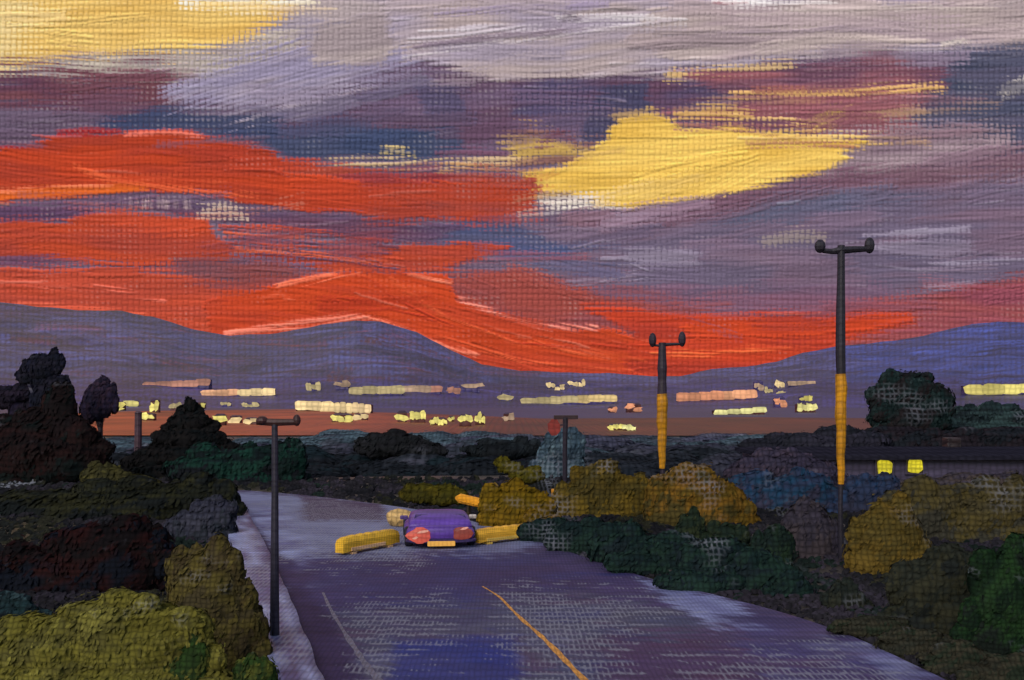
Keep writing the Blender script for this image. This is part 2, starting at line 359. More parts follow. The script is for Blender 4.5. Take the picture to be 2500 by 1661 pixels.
def paint_group():
    g = bpy.data.node_groups.new('oil_paint', 'ShaderNodeTree')
    for nm, dv in (('Pitch', .1), ('Weave', .3), ('Streak', .3), ('Bare', 0.0), ('Lean', .22)):
        s = g.interface.new_socket(nm, in_out='INPUT', socket_type='NodeSocketFloat'); s.default_value = dv
    g.interface.new_socket('Color', in_out='INPUT', socket_type='NodeSocketColor')
    g.interface.new_socket('Color', in_out='OUTPUT', socket_type='NodeSocketColor')
    g.interface.new_socket('Height', in_out='OUTPUT', socket_type='NodeSocketFloat')
    N, Lk = g.nodes, g.links
    gi = N.new('NodeGroupInput'); go = N.new('NodeGroupOutput')

    def m(op, a, b=None, c=None):
        n = N.new('ShaderNodeMath'); n.operation = op
        for k, x in enumerate((a, b, c)):
            if x is None:
                continue
            if isinstance(x, (int, float)):
                n.inputs[k].default_value = x
            else:
                Lk.new(x, n.inputs[k])
        return n.outputs[0]
    geo = N.new('ShaderNodeNewGeometry')
    sep = N.new('ShaderNodeSeparateXYZ'); Lk.new(geo.outputs['Position'], sep.inputs[0])
    X, Y, Z = sep.outputs
    hz = m('ADD', Z, m('MULTIPLY', Y, gi.outputs['Lean']))
    a = m('DIVIDE', X, gi.outputs['Pitch']); b = m('DIVIDE', hz, gi.outputs['Pitch'])
    cmb = N.new('ShaderNodeCombineXYZ'); Lk.new(a, cmb.inputs[0]); Lk.new(b, cmb.inputs[1])

    def noise(scale, detail=2.0, stretch=None, off=0.0):
        n = N.new('ShaderNodeTexNoise'); n.inputs['Scale'].default_value = scale; n.inputs['Detail'].default_value = detail
        mp = N.new('ShaderNodeMapping'); mp.inputs['Location'].default_value = (off, off * 1.7, 0)
        if stretch:
            mp.inputs['Scale'].default_value = stretch
        Lk.new(cmb.outputs[0], mp.inputs[0]); Lk.new(mp.outputs[0], n.inputs['Vector'])
        return n.outputs['Fac']
    wob = noise(.22, 1.0)
    a2 = m('MULTIPLY_ADD', wob, .9, a); b2 = m('MULTIPLY_ADD', wob, -.9, b)
    ia, ib = m('FLOOR', a2), m('FLOOR', b2)
    sa = m('SINE', m('MULTIPLY', m('SUBTRACT', a2, ia), math.pi)); sb = m('SINE', m('MULTIPLY', m('SUBTRACT', b2, ib), math.pi))
    par = m('MODULO', m('ABSOLUTE', m('ADD', ia, ib)), 2.0)
    h1 = m('MULTIPLY', sa, m('MULTIPLY_ADD', sb, .45, .55)); h0 = m('MULTIPLY', sb, m('MULTIPLY_ADD', sa, .45, .55))
    h = m('ADD', m('MULTIPLY', h1, par), m('MULTIPLY', h0, m('SUBTRACT', 1.0, par)))
    st = noise(.9, 2.0, (.09, 1.5, 1), 3.1)
    st2 = noise(.35, 3.0, (.35, 1.0, 1), 9.7)
    f1 = m('MULTIPLY_ADD', m('SUBTRACT', h, .6), gi.outputs['Weave'], 1.0)
    f2 = m('MULTIPLY_ADD', m('SUBTRACT', st, .5), gi.outputs['Streak'], 1.0)
    f3 = m('MULTIPLY_ADD', m('SUBTRACT', st2, .5), gi.outputs['Streak'], 1.0)
    f = m('MAXIMUM', m('MULTIPLY', f1, m('MULTIPLY', f2, f3)), .15)
    vm = N.new('ShaderNodeVectorMath'); vm.operation = 'SCALE'
    Lk.new(gi.outputs['Color'], vm.inputs[0]); Lk.new(f, vm.inputs['Scale'])
    # bare, pale threads of the ground where the paint is thin
    patch = noise(.12, 2.5, (.7, 1, 1), 21.0)
    cover = m('MULTIPLY', m('SUBTRACT', m('ADD', patch, gi.outputs['Bare']), .78), 6.0)
    cover.node.use_clamp = True
    grd = m('MAXIMUM', m('POWER', m('MAXIMUM', sa, 0.001), 2.6), m('POWER', m('MAXIMUM', sb, 0.001), 2.6))
    brk = noise(1.1, 1.0, None, 33.0)
    crest = m('MULTIPLY', m('SUBTRACT', m('MULTIPLY', grd, m('MULTIPLY_ADD', brk, 2.2, -.2)), .36), 1.6)
    crest.node.use_clamp = True
    mx = N.new('ShaderNodeMix'); mx.data_type = 'RGBA'
    Lk.new(m('MULTIPLY', m('MULTIPLY', cover, crest), .62), mx.inputs['Factor'])
    Lk.new(vm.outputs[0], mx.inputs['A']); mx.inputs['B'].default_value = (.30, .31, .37, 1)
    Lk.new(mx.outputs['Result'], go.inputs['Color'])
    Lk.new(m('ADD', m('MULTIPLY', h, .6), m('MULTIPLY', st, 1.0)), go.inputs['Height'])
    return g


OIL = paint_group()


def paint_mat(name, pitch, color=None, weave=.45, streak=.5, bare=0.0, lean=.22, rough=.5, bump=.5, spec=.35, bare_attr=False, soft=False):
    mt = bpy.data.materials.new(name); mt.use_nodes = True
    N, Lk = mt.node_tree.nodes, mt.node_tree.links
    bs = N['Principled BSDF']
    gr = N.new('ShaderNodeGroup'); gr.node_tree = OIL
    for k, x in (('Pitch', pitch), ('Weave', weave), ('Streak', streak), ('Bare', bare), ('Lean', lean)):
        gr.inputs[k].default_value = x
    if color is None:
        at = N.new('ShaderNodeAttribute'); at.attribute_name = 'Col'
        Lk.new(at.outputs['Color'], gr.inputs['Color'])
        if bare_attr:
            Lk.new(at.outputs['Alpha'], gr.inputs['Bare'])
    else:
        gr.inputs['Color'].default_value = tuple(color) + (1,)
    Lk.new(gr.outputs['Color'], bs.inputs['Base Color'])
    bs.inputs['Roughness'].default_value = rough
    bs.inputs['Specular IOR Level'].default_value = spec
    bp = N.new('ShaderNodeBump'); bp.inputs['Strength'].default_value = bump; bp.inputs['Distance'].default_value = pitch * .35
    if soft:
        a2 = N.new('ShaderNodeAttribute'); a2.attribute_name = 'bn'
        nv = N.new('ShaderNodeVectorMath'); nv.operation = 'NORMALIZE'
        Lk.new(a2.outputs['Vector'], nv.inputs[0]); Lk.new(nv.outputs[0], bp.inputs['Normal'])
    Lk.new(gr.outputs['Height'], bp.inputs['Height']); Lk.new(bp.outputs[0], bs.inputs['Normal'])
    return mt


def glow_mat(name, c, pitch, strength=1.0, weave=.35, streak=.5):
    mt = bpy.data.materials.new(name); mt.use_nodes = True
    N, Lk = mt.node_tree.nodes, mt.node_tree.links
    bs = N['Principled BSDF']
    gr = N.new('ShaderNodeGroup'); gr.node_tree = OIL
    for k, x in (('Pitch', pitch), ('Weave', weave), ('Streak', streak), ('Bare', 0), ('Lean', .2)):
        gr.inputs[k].default_value = x
    gr.inputs['Color'].default_value = tuple(lin(c)) + (1,)
    bs.inputs['Base Color'].default_value = tuple(lin(c) * .12) + (1,)
    Lk.new(gr.outputs['Color'], bs.inputs['Emission Color'])
    bs.inputs['Emission Strength'].default_value = strength * .9
    bs.inputs['Roughness'].default_value = .5
    return mt


def grid_faces(nr, nc):
    i = np.arange(nr - 1)[:, None] * nc + np.arange(nc - 1)[None, :]
    return np.stack([i, i + 1, i + nc + 1, i + nc], -1).reshape(-1, 4)


# ------------------------------------------------------------------ sky
sU, sV, sC = sky_paint()
d = np.stack([(sU - UC) / FPX, np.ones_like(sU), (VH - sV) / FPX], -1)
d = d / np.linalg.norm(d, axis=-1, keepdims=True) * 9000.0
sky_m = bpy.data.materials.new('sky_light'); sky_m.use_nodes = True
N = sky_m.node_tree.nodes; N.clear()
at = N.new('ShaderNodeAttribute'); at.attribute_name = 'Col'
em = N.new('ShaderNodeEmission'); ou = N.new('ShaderNodeOutputMaterial')
sky_m.node_tree.links.new(at.outputs['Color'], em.inputs['Color']); sky_m.node_tree.links.new(em.outputs[0], ou.inputs['Surface'])
sky = mesh_obj('sky', d.reshape(-1, 3), grid_faces(*sU.shape), sky_m, col=sC.reshape(-1, 3), kind='structure')

# ------------------------------------------------------------------ land
VALLEY = -9.0


def sm(x, a, b):
    t = np.clip((np.asarray(x, float) - a) / (b - a), 0, 1)
    return t * t * (3 - 2 * t)


def land_z(x, y):
    x = np.asarray(x, float); y = np.asarray(y, float)
    drop = VALLEY * sm(y + 1.6 * np.maximum(0, x - 9) * sm(y, 30, 44) + .2 * np.abs(x - 2), 46, 105)
    side = .5 * sm(-x, 6, 20) * (1 - sm(y, 20, 48))          # a low bank left of the road
    return drop + side - .06


xs = np.concatenate([-np.geomspace(2600, 42, 34), np.linspace(-40, 40, 161), np.geomspace(42, 2600, 34)])
ys = np.concatenate([np.linspace(-12, 60, 145), np.geomspace(61, 1050, 90)])
gx, gy = np.meshgrid(xs, ys)
gz = land_z(gx, gy)
near = 1 - sm(gy, 45, 90)
nz = fbm(gx / 2.2, gy / 2.5, 5)
cn = lin((50, 48, 40))[None, None] * (.6 + .9 * nz)[..., None]
cv = lin((46, 52, 58))[None, None] * np.ones_like(nz)[..., None]
cf = lin((62, 56, 98))[None, None] * (.8 + .4 * fbm(gx / 40, gy / 60, 8))[..., None]
far = sm(gy, 320, 420)[..., None]
gc = cn * near[..., None] + (1 - near[..., None]) * (cv * (1 - far) + cf * far)
ground = mesh_obj('ground', np.stack([gx, gy, gz], -1).reshape(-1, 3), grid_faces(*gx.shape), paint_mat('ground_earth', .14, weave=.4, bare=.12),
                  col=np.clip(gc / LIGHT, 0, .8).reshape(-1, 3), kind='structure', smooth=True)

# rust brown field on the valley floor
fu = np.linspace(-500, 2900, 120); ft = np.linspace(0, 1, 26)
FU, FT = np.meshgrid(fu, ft)
farv = np.interp(FU, [-500, 0, 300, 700, 1000, 1250, 1700, 2050, 2900], [950, 958, 950, 944, 956, 966, 962, 966, 966])
fd = gdepth(1006.0, VALLEY) + (gdepth(farv, VALLEY) - gdepth(1006.0, VALLEY)) * FT
FX = (FU - UC) * fd / FPX
fz = VALLEY + .25 + .25 * np.sin(FX * .02) * np.sin(fd * .02)
fn = fbm(FX / 30, fd / 60, 12)
fc = lin((166, 72, 36))[None, None] * (.35 + 1.3 * fn)[..., None] * np.interp(FU, [0, 800, 1150, 2900], [1.15, 1.0, .34, .28])[..., None]
field = mesh_obj('field', np.stack([FX, fd, fz], -1).reshape(-1, 3), grid_faces(*FU.shape), paint_mat('field_earth', 2.4, weave=.5, lean=.03),
                 col=np.clip(fc / LIGHT, 0, .8).reshape(-1, 3), kind='structure', smooth=True)

# hills from the valley floor up to the ridge
RU = [-1500, -700, -300, -40, 60, 180, 280, 350, 440, 530, 640, 740, 820, 880, 960, 1040, 1110, 1200, 1300, 1420, 1500, 1570, 1640, 1720, 1790, 1850, 1920, 2000, 2100, 2170, 2240, 2300, 2380, 2700, 3300, 4200]
RV = [760, 720, 700, 690, 704, 716, 718, 730, 758, 776, 768, 748, 738, 742, 764, 806, 840, 856, 858, 862, 868, 866, 850, 846, 834, 812, 800, 792, 778, 764, 746, 742, 744, 735, 760, 780]
hu = np.concatenate([np.linspace(-1450, -180, 50), np.arange(-170, 2560, 2.6), np.linspace(2570, 4100, 50)]); ht = np.linspace(0, 1, 100)
HU, HT = np.meshgrid(hu, ht)
ridge = np.interp(HU, RU, RV) + 6 * (fbm(HU / 60, HU * 0 + 3, 31) - .5)
hd = 860 + 640 * HT ** .9
HV = 941 + (ridge - 941) * HT ** .95
HX = (HU - UC) * hd / FPX
hz = CAMH - (HV - VH) * hd / FPX + (fbm(HU / 90, HT * 9, 33) - .5) * 9 * np.sin(np.pi * HT)
back = [(HX[-1] * 1.3, hd[-1] * 1.3, np.full_like(hu, -20.0))]
hp = Paint(HU, HV, (86, 76, 112), 15)
a_ = hp.area
a_([(-1600, 680), (500, 700), (1000, 730), (1300, 860), (1300, 900), (-1600, 900)], (88, 76, 110), (78, 78, 118), ang=-14, amp=.2, seed=201, bend=3, soft=14, dry=1)
a_([(-300, 700), (280, 712), (420, 760), (200, 770), (-300, 760)], (80, 84, 120), (96, 76, 106), ang=-8, seed=202, bend=3, soft=14)
a_([(-300, 790), (120, 800), (300, 850), (160, 900), (-300, 900)], (84, 92, 132), (78, 80, 122), ang=-16, seed=203, soft=14)
for i, (pts, wd, c) in enumerate([([(180, 760), (380, 800), (560, 850)], 18, (116, 74, 100)), ([(310, 810), (420, 850), (500, 862)], 12, (142, 66, 78)), ([(520, 790), (760, 800), (960, 840)], 26, (112, 76, 104)),
                                  ([(560, 800), (720, 790), (860, 760)], 12, (150, 74, 80)), ([(760, 850), (940, 856), (1120, 872)], 12, (136, 70, 84)), ([(440, 820), (480, 814), (520, 830)], 24, (70, 84, 130)),
                                  ([(880, 770), (960, 800), (1100, 850)], 16, (150, 72, 84)), ([(60, 760), (200, 740), (320, 760)], 10, (108, 100, 136)), ([(640, 860), (820, 862), (1000, 872)], 20, (96, 72, 104))]):
    hp.stroke(pts, wd, c, seed=210 + i, dry=1.3, op=.8)
a_([(1080, 838), (1300, 850), (1300, 886), (1120, 876)], (130, 62, 72), (84, 68, 108), seed=222, wdry=1.6, dry=1)
a_([(1250, 862), (1640, 852), (1900, 800), (1960, 800), (1950, 890), (1250, 890)], (86, 76, 116), (74, 74, 120), seed=223, soft=12)
a_([(1930, 795), (2120, 770), (2240, 735), (4000, 735), (4000, 900), (1940, 900)], (62, 74, 132), (76, 82, 130), seed=224, soft=10, ang=4)
a_([(-1600, 876), (4000, 880), (4000, 960), (-1600, 960)], (64, 56, 104), (72, 66, 112), seed=225, soft=12, dry=1)
g3 = np.random.default_rng(9)
for i in range(380):
    x = g3.uniform(-200, 2600); r = np.interp(x, RU, RV); y = g3.uniform(r + 2, 930)
    l = g3.uniform(80, 260); sl = (np.interp(x + 60, RU, RV) - np.interp(x - 60, RU, RV)) / 120 * (930 - y) / (930 - r) * 1.0
    base = np.array((62, 76, 130) if x > 1950 else (80, 82, 122)) if y < 878 else np.array((64, 58, 108))
    cc = base * g3.uniform(.66, 1.34) + (np.array((38, -8, -24)) if (g3.random() < .13 and x < 1500 and y < 876) else 0)
    hp.stroke([(x - l / 2, y - sl * l / 2), (x, y + g3.normal(0, 3)), (x + l / 2, y + sl * l / 2)], g3.uniform(5, 16), cc, seed=600 + i, dry=1.4, wdry=1.0, op=g3.uniform(.6, 1.0), soft=4)
hp.C = hp.C * np.clip(1 + .75 * (weave_h(HU / 12.8, HV / 12.8) - .6) + 2.2 * np.gradient(hp.H, axis=0), .5, 1.7)[..., None]  # weave and relief shading of the strokes, multiplied into the hill colour
hcol = np.clip(hp.C / LIGHT * .80 * np.array([.82, .88, 1.16]), 0, .8)
Vh = np.concatenate([np.stack([HX, hd, hz], -1), np.stack([HX[-1] * 1.4, hd[-1] * 1.4, np.full_like(hu, -30.)], -1)[None]], 0)
hcol = np.concatenate([hcol, hcol[-1:]], 0)
hills = mesh_obj('hills', Vh.reshape(-1, 3), grid_faces(101, len(hu)), paint_mat('hill_side', 6.6, weave=.0, streak=.5, bump=.15, lean=.0),
                 col=hcol.reshape(-1, 3), kind='structure', smooth=True)


def on_land(u, v):
    """Where the land is seen at this bearing and height: valley floor first, then the hillside."""
    if v > 941:
        dd = gdepth(v, VALLEY)
        p = P(u, v, dd); p.z = VALLEY + .3
        return p, dd
    r = float(np.interp(u, RU, RV))
    t = min(1.0, max(0.0, (941 - v) / (941 - r))) ** (1 / .95)
    dd = 860 + 640 * t ** .9
    return P(u, v, dd), dd

# ------------------------------------------------------------------ road, pavement, markings
def curve(pts, n):
    g = np.array([G(u, v)[:2] for u, v in pts]); s = np.r_[0, np.cumsum(np.linalg.norm(np.diff(g, axis=0), axis=1))]
    t = np.linspace(0, s[-1], n)
    c = np.stack([np.interp(t, s, g[:, 0]), np.interp(t, s, g[:, 1])], 1)
    k = max(3, n // 14)
    pad = np.concatenate([np.repeat(c[:1], k, 0) - (c[1] - c[0]) * np.arange(k, 0, -1)[:, None], c, np.repeat(c[-1:], k, 0) + (c[-1] - c[-2]) * np.arange(1, k + 1)[:, None]])
    ker = np.ones(2 * k + 1) / (2 * k + 1)
    return np.stack([np.convolve(pad[:, i], ker, 'valid') for i in (0, 1)], 1)


RN = 220
left = curve([(840, 1820), (738, 1568), (696, 1450), (652, 1350), (622, 1285), (590, 1222), (570, 1188), (566, 1165), (540, 1148), (470, 1136)], RN)
right = curve([(2900, 1900), (2190, 1575), (2000, 1478), (1850, 1412), (1700, 1384), (1500, 1340), (1330, 1276), (1230, 1246), (1140, 1216), (1060, 1192), (980, 1176), (860, 1160), (700, 1140), (560, 1130)], RN)
tt = np.linspace(0, 1, 90)
RX = left[:, None, :] * (1 - tt)[None, :, None] + right[:, None, :] * tt[None, :, None]
rz = np.full(RX.shape[:2], 0.0)
SA, SB = 150.0, -35.0


def gp(pts):
    return [(G(u, v).x * SA, G(u, v).y * SB) for u, v in pts]


rp = Paint(RX[..., 0] * SA, RX[..., 1] * SB, (78, 68, 94), 15)
rp.bare = np.zeros(rp.A.shape, np.float32)
r_ = rp.area
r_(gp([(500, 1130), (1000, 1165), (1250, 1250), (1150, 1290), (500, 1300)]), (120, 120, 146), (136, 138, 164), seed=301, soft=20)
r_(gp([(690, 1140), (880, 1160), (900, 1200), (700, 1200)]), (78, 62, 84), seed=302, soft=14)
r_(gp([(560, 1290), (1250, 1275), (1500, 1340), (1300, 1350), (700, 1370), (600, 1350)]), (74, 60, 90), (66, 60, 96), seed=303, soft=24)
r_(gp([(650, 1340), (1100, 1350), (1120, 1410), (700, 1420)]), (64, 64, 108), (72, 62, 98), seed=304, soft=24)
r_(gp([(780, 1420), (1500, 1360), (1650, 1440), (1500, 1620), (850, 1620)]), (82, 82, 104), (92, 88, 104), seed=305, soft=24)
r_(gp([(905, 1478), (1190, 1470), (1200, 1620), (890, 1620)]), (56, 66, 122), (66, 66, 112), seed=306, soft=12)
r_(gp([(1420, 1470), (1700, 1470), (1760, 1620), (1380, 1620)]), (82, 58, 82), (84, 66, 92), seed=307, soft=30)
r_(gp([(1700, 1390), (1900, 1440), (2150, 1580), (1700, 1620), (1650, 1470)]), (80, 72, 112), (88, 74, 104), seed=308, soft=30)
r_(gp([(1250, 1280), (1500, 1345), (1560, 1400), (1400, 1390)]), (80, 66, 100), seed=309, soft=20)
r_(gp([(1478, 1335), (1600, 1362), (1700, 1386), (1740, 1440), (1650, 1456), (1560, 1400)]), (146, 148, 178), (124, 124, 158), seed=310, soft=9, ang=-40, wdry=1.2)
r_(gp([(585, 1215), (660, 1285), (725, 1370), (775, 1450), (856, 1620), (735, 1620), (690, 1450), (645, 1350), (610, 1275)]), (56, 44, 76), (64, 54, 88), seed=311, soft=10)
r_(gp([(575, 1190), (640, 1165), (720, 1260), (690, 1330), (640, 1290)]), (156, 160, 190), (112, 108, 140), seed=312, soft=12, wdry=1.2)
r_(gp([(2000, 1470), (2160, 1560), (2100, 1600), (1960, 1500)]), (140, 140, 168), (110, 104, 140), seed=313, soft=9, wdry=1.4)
g4 = np.random.default_rng(21)
for i in range(90):
    u = g4.uniform(600, 2100); v = g4.uniform(1180, 1600); q0 = G(u, v); l = g4.uniform(.5, 2.2)
    cc = [(58, 60, 112), (78, 62, 98), (92, 66, 92), (66, 58, 90), (104, 102, 132)][g4.integers(0, 5)]
    x, y = q0.x * SA, q0.y * SB
    rp.stroke([(x - l * 75, y + g4.normal(0, 5)), (x, y), (x + l * 75, y + g4.normal(0, 5))], g4.uniform(8, 26), cc, seed=340 + i, dry=1.4, wdry=.6, op=g4.uniform(.3, .8), soft=7)
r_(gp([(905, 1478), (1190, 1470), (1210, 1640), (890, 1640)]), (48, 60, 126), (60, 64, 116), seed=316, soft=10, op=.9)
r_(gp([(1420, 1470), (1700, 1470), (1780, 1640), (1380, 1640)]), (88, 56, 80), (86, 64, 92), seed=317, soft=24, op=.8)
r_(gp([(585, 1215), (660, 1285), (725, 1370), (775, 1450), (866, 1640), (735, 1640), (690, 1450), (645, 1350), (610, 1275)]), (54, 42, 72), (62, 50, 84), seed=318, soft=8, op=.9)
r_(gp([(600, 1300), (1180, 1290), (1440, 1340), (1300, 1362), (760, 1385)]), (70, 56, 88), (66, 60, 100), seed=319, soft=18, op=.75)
bare = np.zeros(rp.A.shape, np.float32)
for pl, amt in (([(620, 1140), (980, 1180), (960, 1290), (650, 1285)], .8), ([(800, 1400), (1010, 1390), (1020, 1470), (900, 1480), (880, 1600), (830, 1560)], .72), ([(1180, 1370), (1560, 1370), (1420, 1470), (1400, 1600), (1200, 1600)], .7),
                ([(1700, 1520), (2000, 1500), (2050, 1600), (1600, 1600)], .5)):
    q = Paint(rp.A, rp.B, (0, 0, 0), 15); q.area(gp(pl), (255, 255, 255), soft=60, seed=330)
    bare = np.maximum(bare, q.C[..., 0] * amt)
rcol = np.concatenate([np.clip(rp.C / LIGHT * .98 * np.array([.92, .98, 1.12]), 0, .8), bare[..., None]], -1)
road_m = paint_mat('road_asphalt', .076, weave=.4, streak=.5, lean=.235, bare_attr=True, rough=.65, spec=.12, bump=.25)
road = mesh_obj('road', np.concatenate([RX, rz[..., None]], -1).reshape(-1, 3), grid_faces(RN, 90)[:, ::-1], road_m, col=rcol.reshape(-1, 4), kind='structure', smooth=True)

# pavement left of the road, a step above it
outer = curve([(640, 1820), (628, 1568), (592, 1430), (548, 1310), (524, 1235), (512, 1190), (516, 1165), (500, 1148), (440, 1136)], RN)
prof = []
pv = []; pc = []
for i in range(RN):
    o2 = np.array(outer[i]); i2 = np.array(left[i])
    for t, z in ((0, -.05), (.001, .12), (.25, .12), (.5, .12), (.75, .12), (.985, .115), (1.0, -.02)):
        i3 = i2 + (i2 - o2) / np.linalg.norm(i2 - o2) * .10 * (float(fbm(np.array(i * .16), np.array(2.0), 71)) - .5)
        q = o2 * (1 - t) + i3 * t
        pv.append((q[0], q[1], z))
        k = .25 + 1.35 * float(fbm(q[0] * 5.5, q[1] * .8, 41))
        mixv = min(1.0, max(0.0, (float(fbm(q[0] * 7 + q[1] * 1.5, q[1] * .5, 45)) - .42) * 5))
        pc.append(tuple((alb((144, 150, 190)) * mixv + alb((84, 76, 118)) * (1 - mixv)) * (.7 + .5 * k)))
pavement = mesh_obj('pavement', pv, grid_faces(RN, 7)[:, ::-1], paint_mat('pavement_slab', .086, weave=.6, streak=.7, lean=.235, bare=.42), col=pc, kind='structure')


def strip(name, pts, width, col, seed, taper=.3, z=.004, gap=.12, parent=None):
    c = curve(pts, 90)
    t = np.gradient(c, axis=0); t /= np.linalg.norm(t, axis=1)[:, None]
    nn = np.stack([t[:, 1], -t[:, 0]], 1)
    s = np.linspace(0, 1, 90)
    w = width * (taper + (1 - taper) * (1 - s)) * (.75 + .7 * vnoise(s * 26, s * 0, seed))
    off = .25 * width * (vnoise(s * 9, s * 0, seed + 3) - .5)
    V = np.concatenate([np.c_[c + nn * (off + w / 2)[:, None], np.full(90, z)], np.c_[c + nn * (off - w / 2)[:, None], np.full(90, z)]])
    F = [(i, i + 90, i + 91, i + 1) for i in range(89)]
    o = mesh_obj(name, V, F, paint_mat(name + '_paint', .06, alb(col), weave=.6, streak=.7, lean=.235), parent=parent)
    return o


o = strip('centre_line', [(1420, 1640), (1345, 1568), (1270, 1490), (1200, 1425), (1140, 1366), (1112, 1352)], .11, (214, 148, 60), 5); o['kind'] = 'structure'
o = strip('edge_line', [(925, 1640), (872, 1568), (820, 1500), (782, 1440), (758, 1395), (744, 1366)], .11, (100, 102, 122), 8); o['kind'] = 'structure'

# ------------------------------------------------------------------ plants
_TH = np.linspace(0, 2 * np.pi, 6, endpoint=False)
PLANT_M = {}


def leaf_mat(depth):
    k = 6 if depth < 16 else 9 if depth < 24 else 13 if depth < 33 else 20 if depth < 50 else 30 if depth < 80 else 60
    if k not in PLANT_M:
        dd = {6: 13, 9: 20, 13: 28, 20: 42, 30: 62, 60: 150}[k]
        PLANT_M[k] = paint_mat('foliage', (.0054) * dd, weave=.75, streak=.7, lean=.0, bump=.12, bare=.2, rough=.7, spec=.06, soft=True)
    return PLANT_M[k]


def dabs(cen, rad, size, pal, dens, rng, up=.7, flat=0.0):
    """Leaf dabs spread over a lumpy ellipsoid: verts, faces, colours."""
    rx, ry, rz = rad
    p_ = 1.6
    areaS = 4 * math.pi * (((rx * ry) ** p_ + (rx * rz) ** p_ + (ry * rz) ** p_) / 3) ** (1 / p_)
    n = int(max(40, dens * areaS / (size * size * .5)))
    v = rng.normal(size=(n, 3)); v /= np.linalg.norm(v, axis=1)[:, None]
    v = v[(v[:, 1] < .25) | (rng.random(n) < .35)]; n = len(v)
    lump = .74 + .56 * fbm(v[:, 0] * 2.6 + cen[0] * 3, v[:, 2] * 2.6 + v[:, 1] * 1.7 + cen[2] * 3, 44)
    r = lump * (.975 + .045 * rng.random(n) + .16 * rng.random(n) ** 1.5 * (rng.random(n) < .22))
    fringe = r > lump * 1.03
    pos = np.asarray(cen) + v * np.array([rx, ry, rz]) * r[:, None]
    nrm = v / np.array([rx, ry, rz]); nrm /= np.linalg.norm(nrm, axis=1)[:, None]
    soft_n = nrm * .55; soft_n[:, 2] += .45; soft_n[:, 1] -= .55
    soft_n = soft_n + rng.normal(size=(n, 3)) * .05
    nrm = nrm + rng.normal(size=(n, 3)) * .09; nrm /= np.linalg.norm(nrm, axis=1)[:, None]
    t = np.array([.55 + flat, 0, 1.0 - flat]) * up + rng.normal(size=(n, 3)) * .28
    t = t - nrm * (t * nrm).sum(1)[:, None]; t /= np.linalg.norm(t, axis=1)[:, None] + 1e-9
    b = np.cross(nrm, t)
    L = size * rng.uniform(.7, 1.35, n) * np.where(fringe, .6, 1.0); W = L * rng.uniform(.3, .5, n)
    jit = rng.uniform(.82, 1.15, (n, 6))
    ring = (pos[:, None] + t[:, None] * (L[:, None] * .5 * np.cos(_TH) * jit)[..., None] + b[:, None] * (W[:, None] * .5 * np.sin(_TH) * jit)[..., None]
            - nrm[:, None] * (L[:, None] * .04 * (1 + .5 * np.cos(2 * _TH)))[..., None])
    V = ring.reshape(-1, 3)
    F = ((np.arange(n) * 6)[:, None, None] + np.array([(0, 1, 2), (0, 2, 5), (2, 3, 5), (3, 4, 5)])[None]).reshape(-1, 3)
    pl = np.array([alb(c, .84) for c in pal])
    q = np.clip(fbm(pos[:, 0] / (rx * .8 + .01) + 7, pos[:, 2] / (rz * .8 + .01) + pos[:, 1] / (ry + .01), 52) * 1.7 - .35 + rng.normal(0, .05, n), 0, .999) * len(pl)
    i = q.astype(int)
    c = pl[i] * .25 + .75 * (pl[i] * (1 - (q - i))[:, None] + pl[np.minimum(i + 1, len(pl) - 1)] * (q - i)[:, None]); c = c * rng.uniform(.92, 1.09, (n, 1))
    C = np.repeat(c, 6, 0)
    # inner mass
    m1, m2 = (17, 26) if n > 400 else (8, 12)
    th = np.linspace(0, np.pi, m1); ph = np.linspace(0, 2 * np.pi, m2, endpoint=False)
    TH, PH = np.meshgrid(th, ph, indexing='ij')
    cv = np.stack([np.sin(TH) * np.cos(PH), np.sin(TH) * np.sin(PH), np.cos(TH)], -1).reshape(-1, 3)
    cl = (.74 + .56 * fbm(cv[:, 0] * 2.6 + cen[0] * 3, cv[:, 2] * 2.6 + cv[:, 1] * 1.7 + cen[2] * 3, 44)) * .975
    cvv = np.asarray(cen) + cv * np.array([rx, ry, rz]) * cl[:, None]
    cf = []
    for a in range(m1 - 1):
        for bq in range(m2):
            q0 = a * m2 + bq; q1 = a * m2 + (bq + 1) % m2
            cf += [(q0, q0 + m2, q1), (q1, q0 + m2, q1 + m2)]
    F = np.concatenate([F, np.array(cf) + len(V)])
    NB = np.concatenate([np.repeat(soft_n, 6, 0), cv * .55 + np.array([0, -.55, .45])]); V = np.concatenate([V, cvv]); q2 = np.clip(fbm(cvv[:, 0] / (rx * .8 + .01) + 7, cvv[:, 2] / (rz * .8 + .01) + cvv[:, 1] / (ry + .01), 52) * 1.7 - .35, 0, .999) * len(pl)
    C = np.concatenate([C, pl[q2.astype(int)]])
    return V, F, C, NB


def tube(path, radii, n=8):
    V, F = [], []
    path = [Vector(p) for p in path]
    for i, p in enumerate(path):
        t = (path[min(i + 1, len(path) - 1)] - path[max(i - 1, 0)]).normalized()
        x = t.cross(Vector((0, 1, 0)) if abs(t.y) < .9 else Vector((1, 0, 0))).normalized(); y = t.cross(x)
        for k in range(n):
            a = 2 * math.pi * k / n
            V.append(p + (x * math.cos(a) + y * math.sin(a)) * radii[i])
    for i in range(len(path) - 1):
        for k in range(n):
            F.append((i * n + k, i * n + (k + 1) % n, (i + 1) * n + (k + 1) % n, (i + 1) * n + k))
    F.append(tuple(range(n - 1, -1, -1))); F.append(tuple((len(path) - 1) * n + k for k in range(n)))
    return V, F


def join(parts):
    V, F = [], []
    for v, f in parts:
        o = len(V); V += [tuple(x) for x in v]; F += [tuple(i + o for i in q) for q in f]
    return V, F


BARK = {}


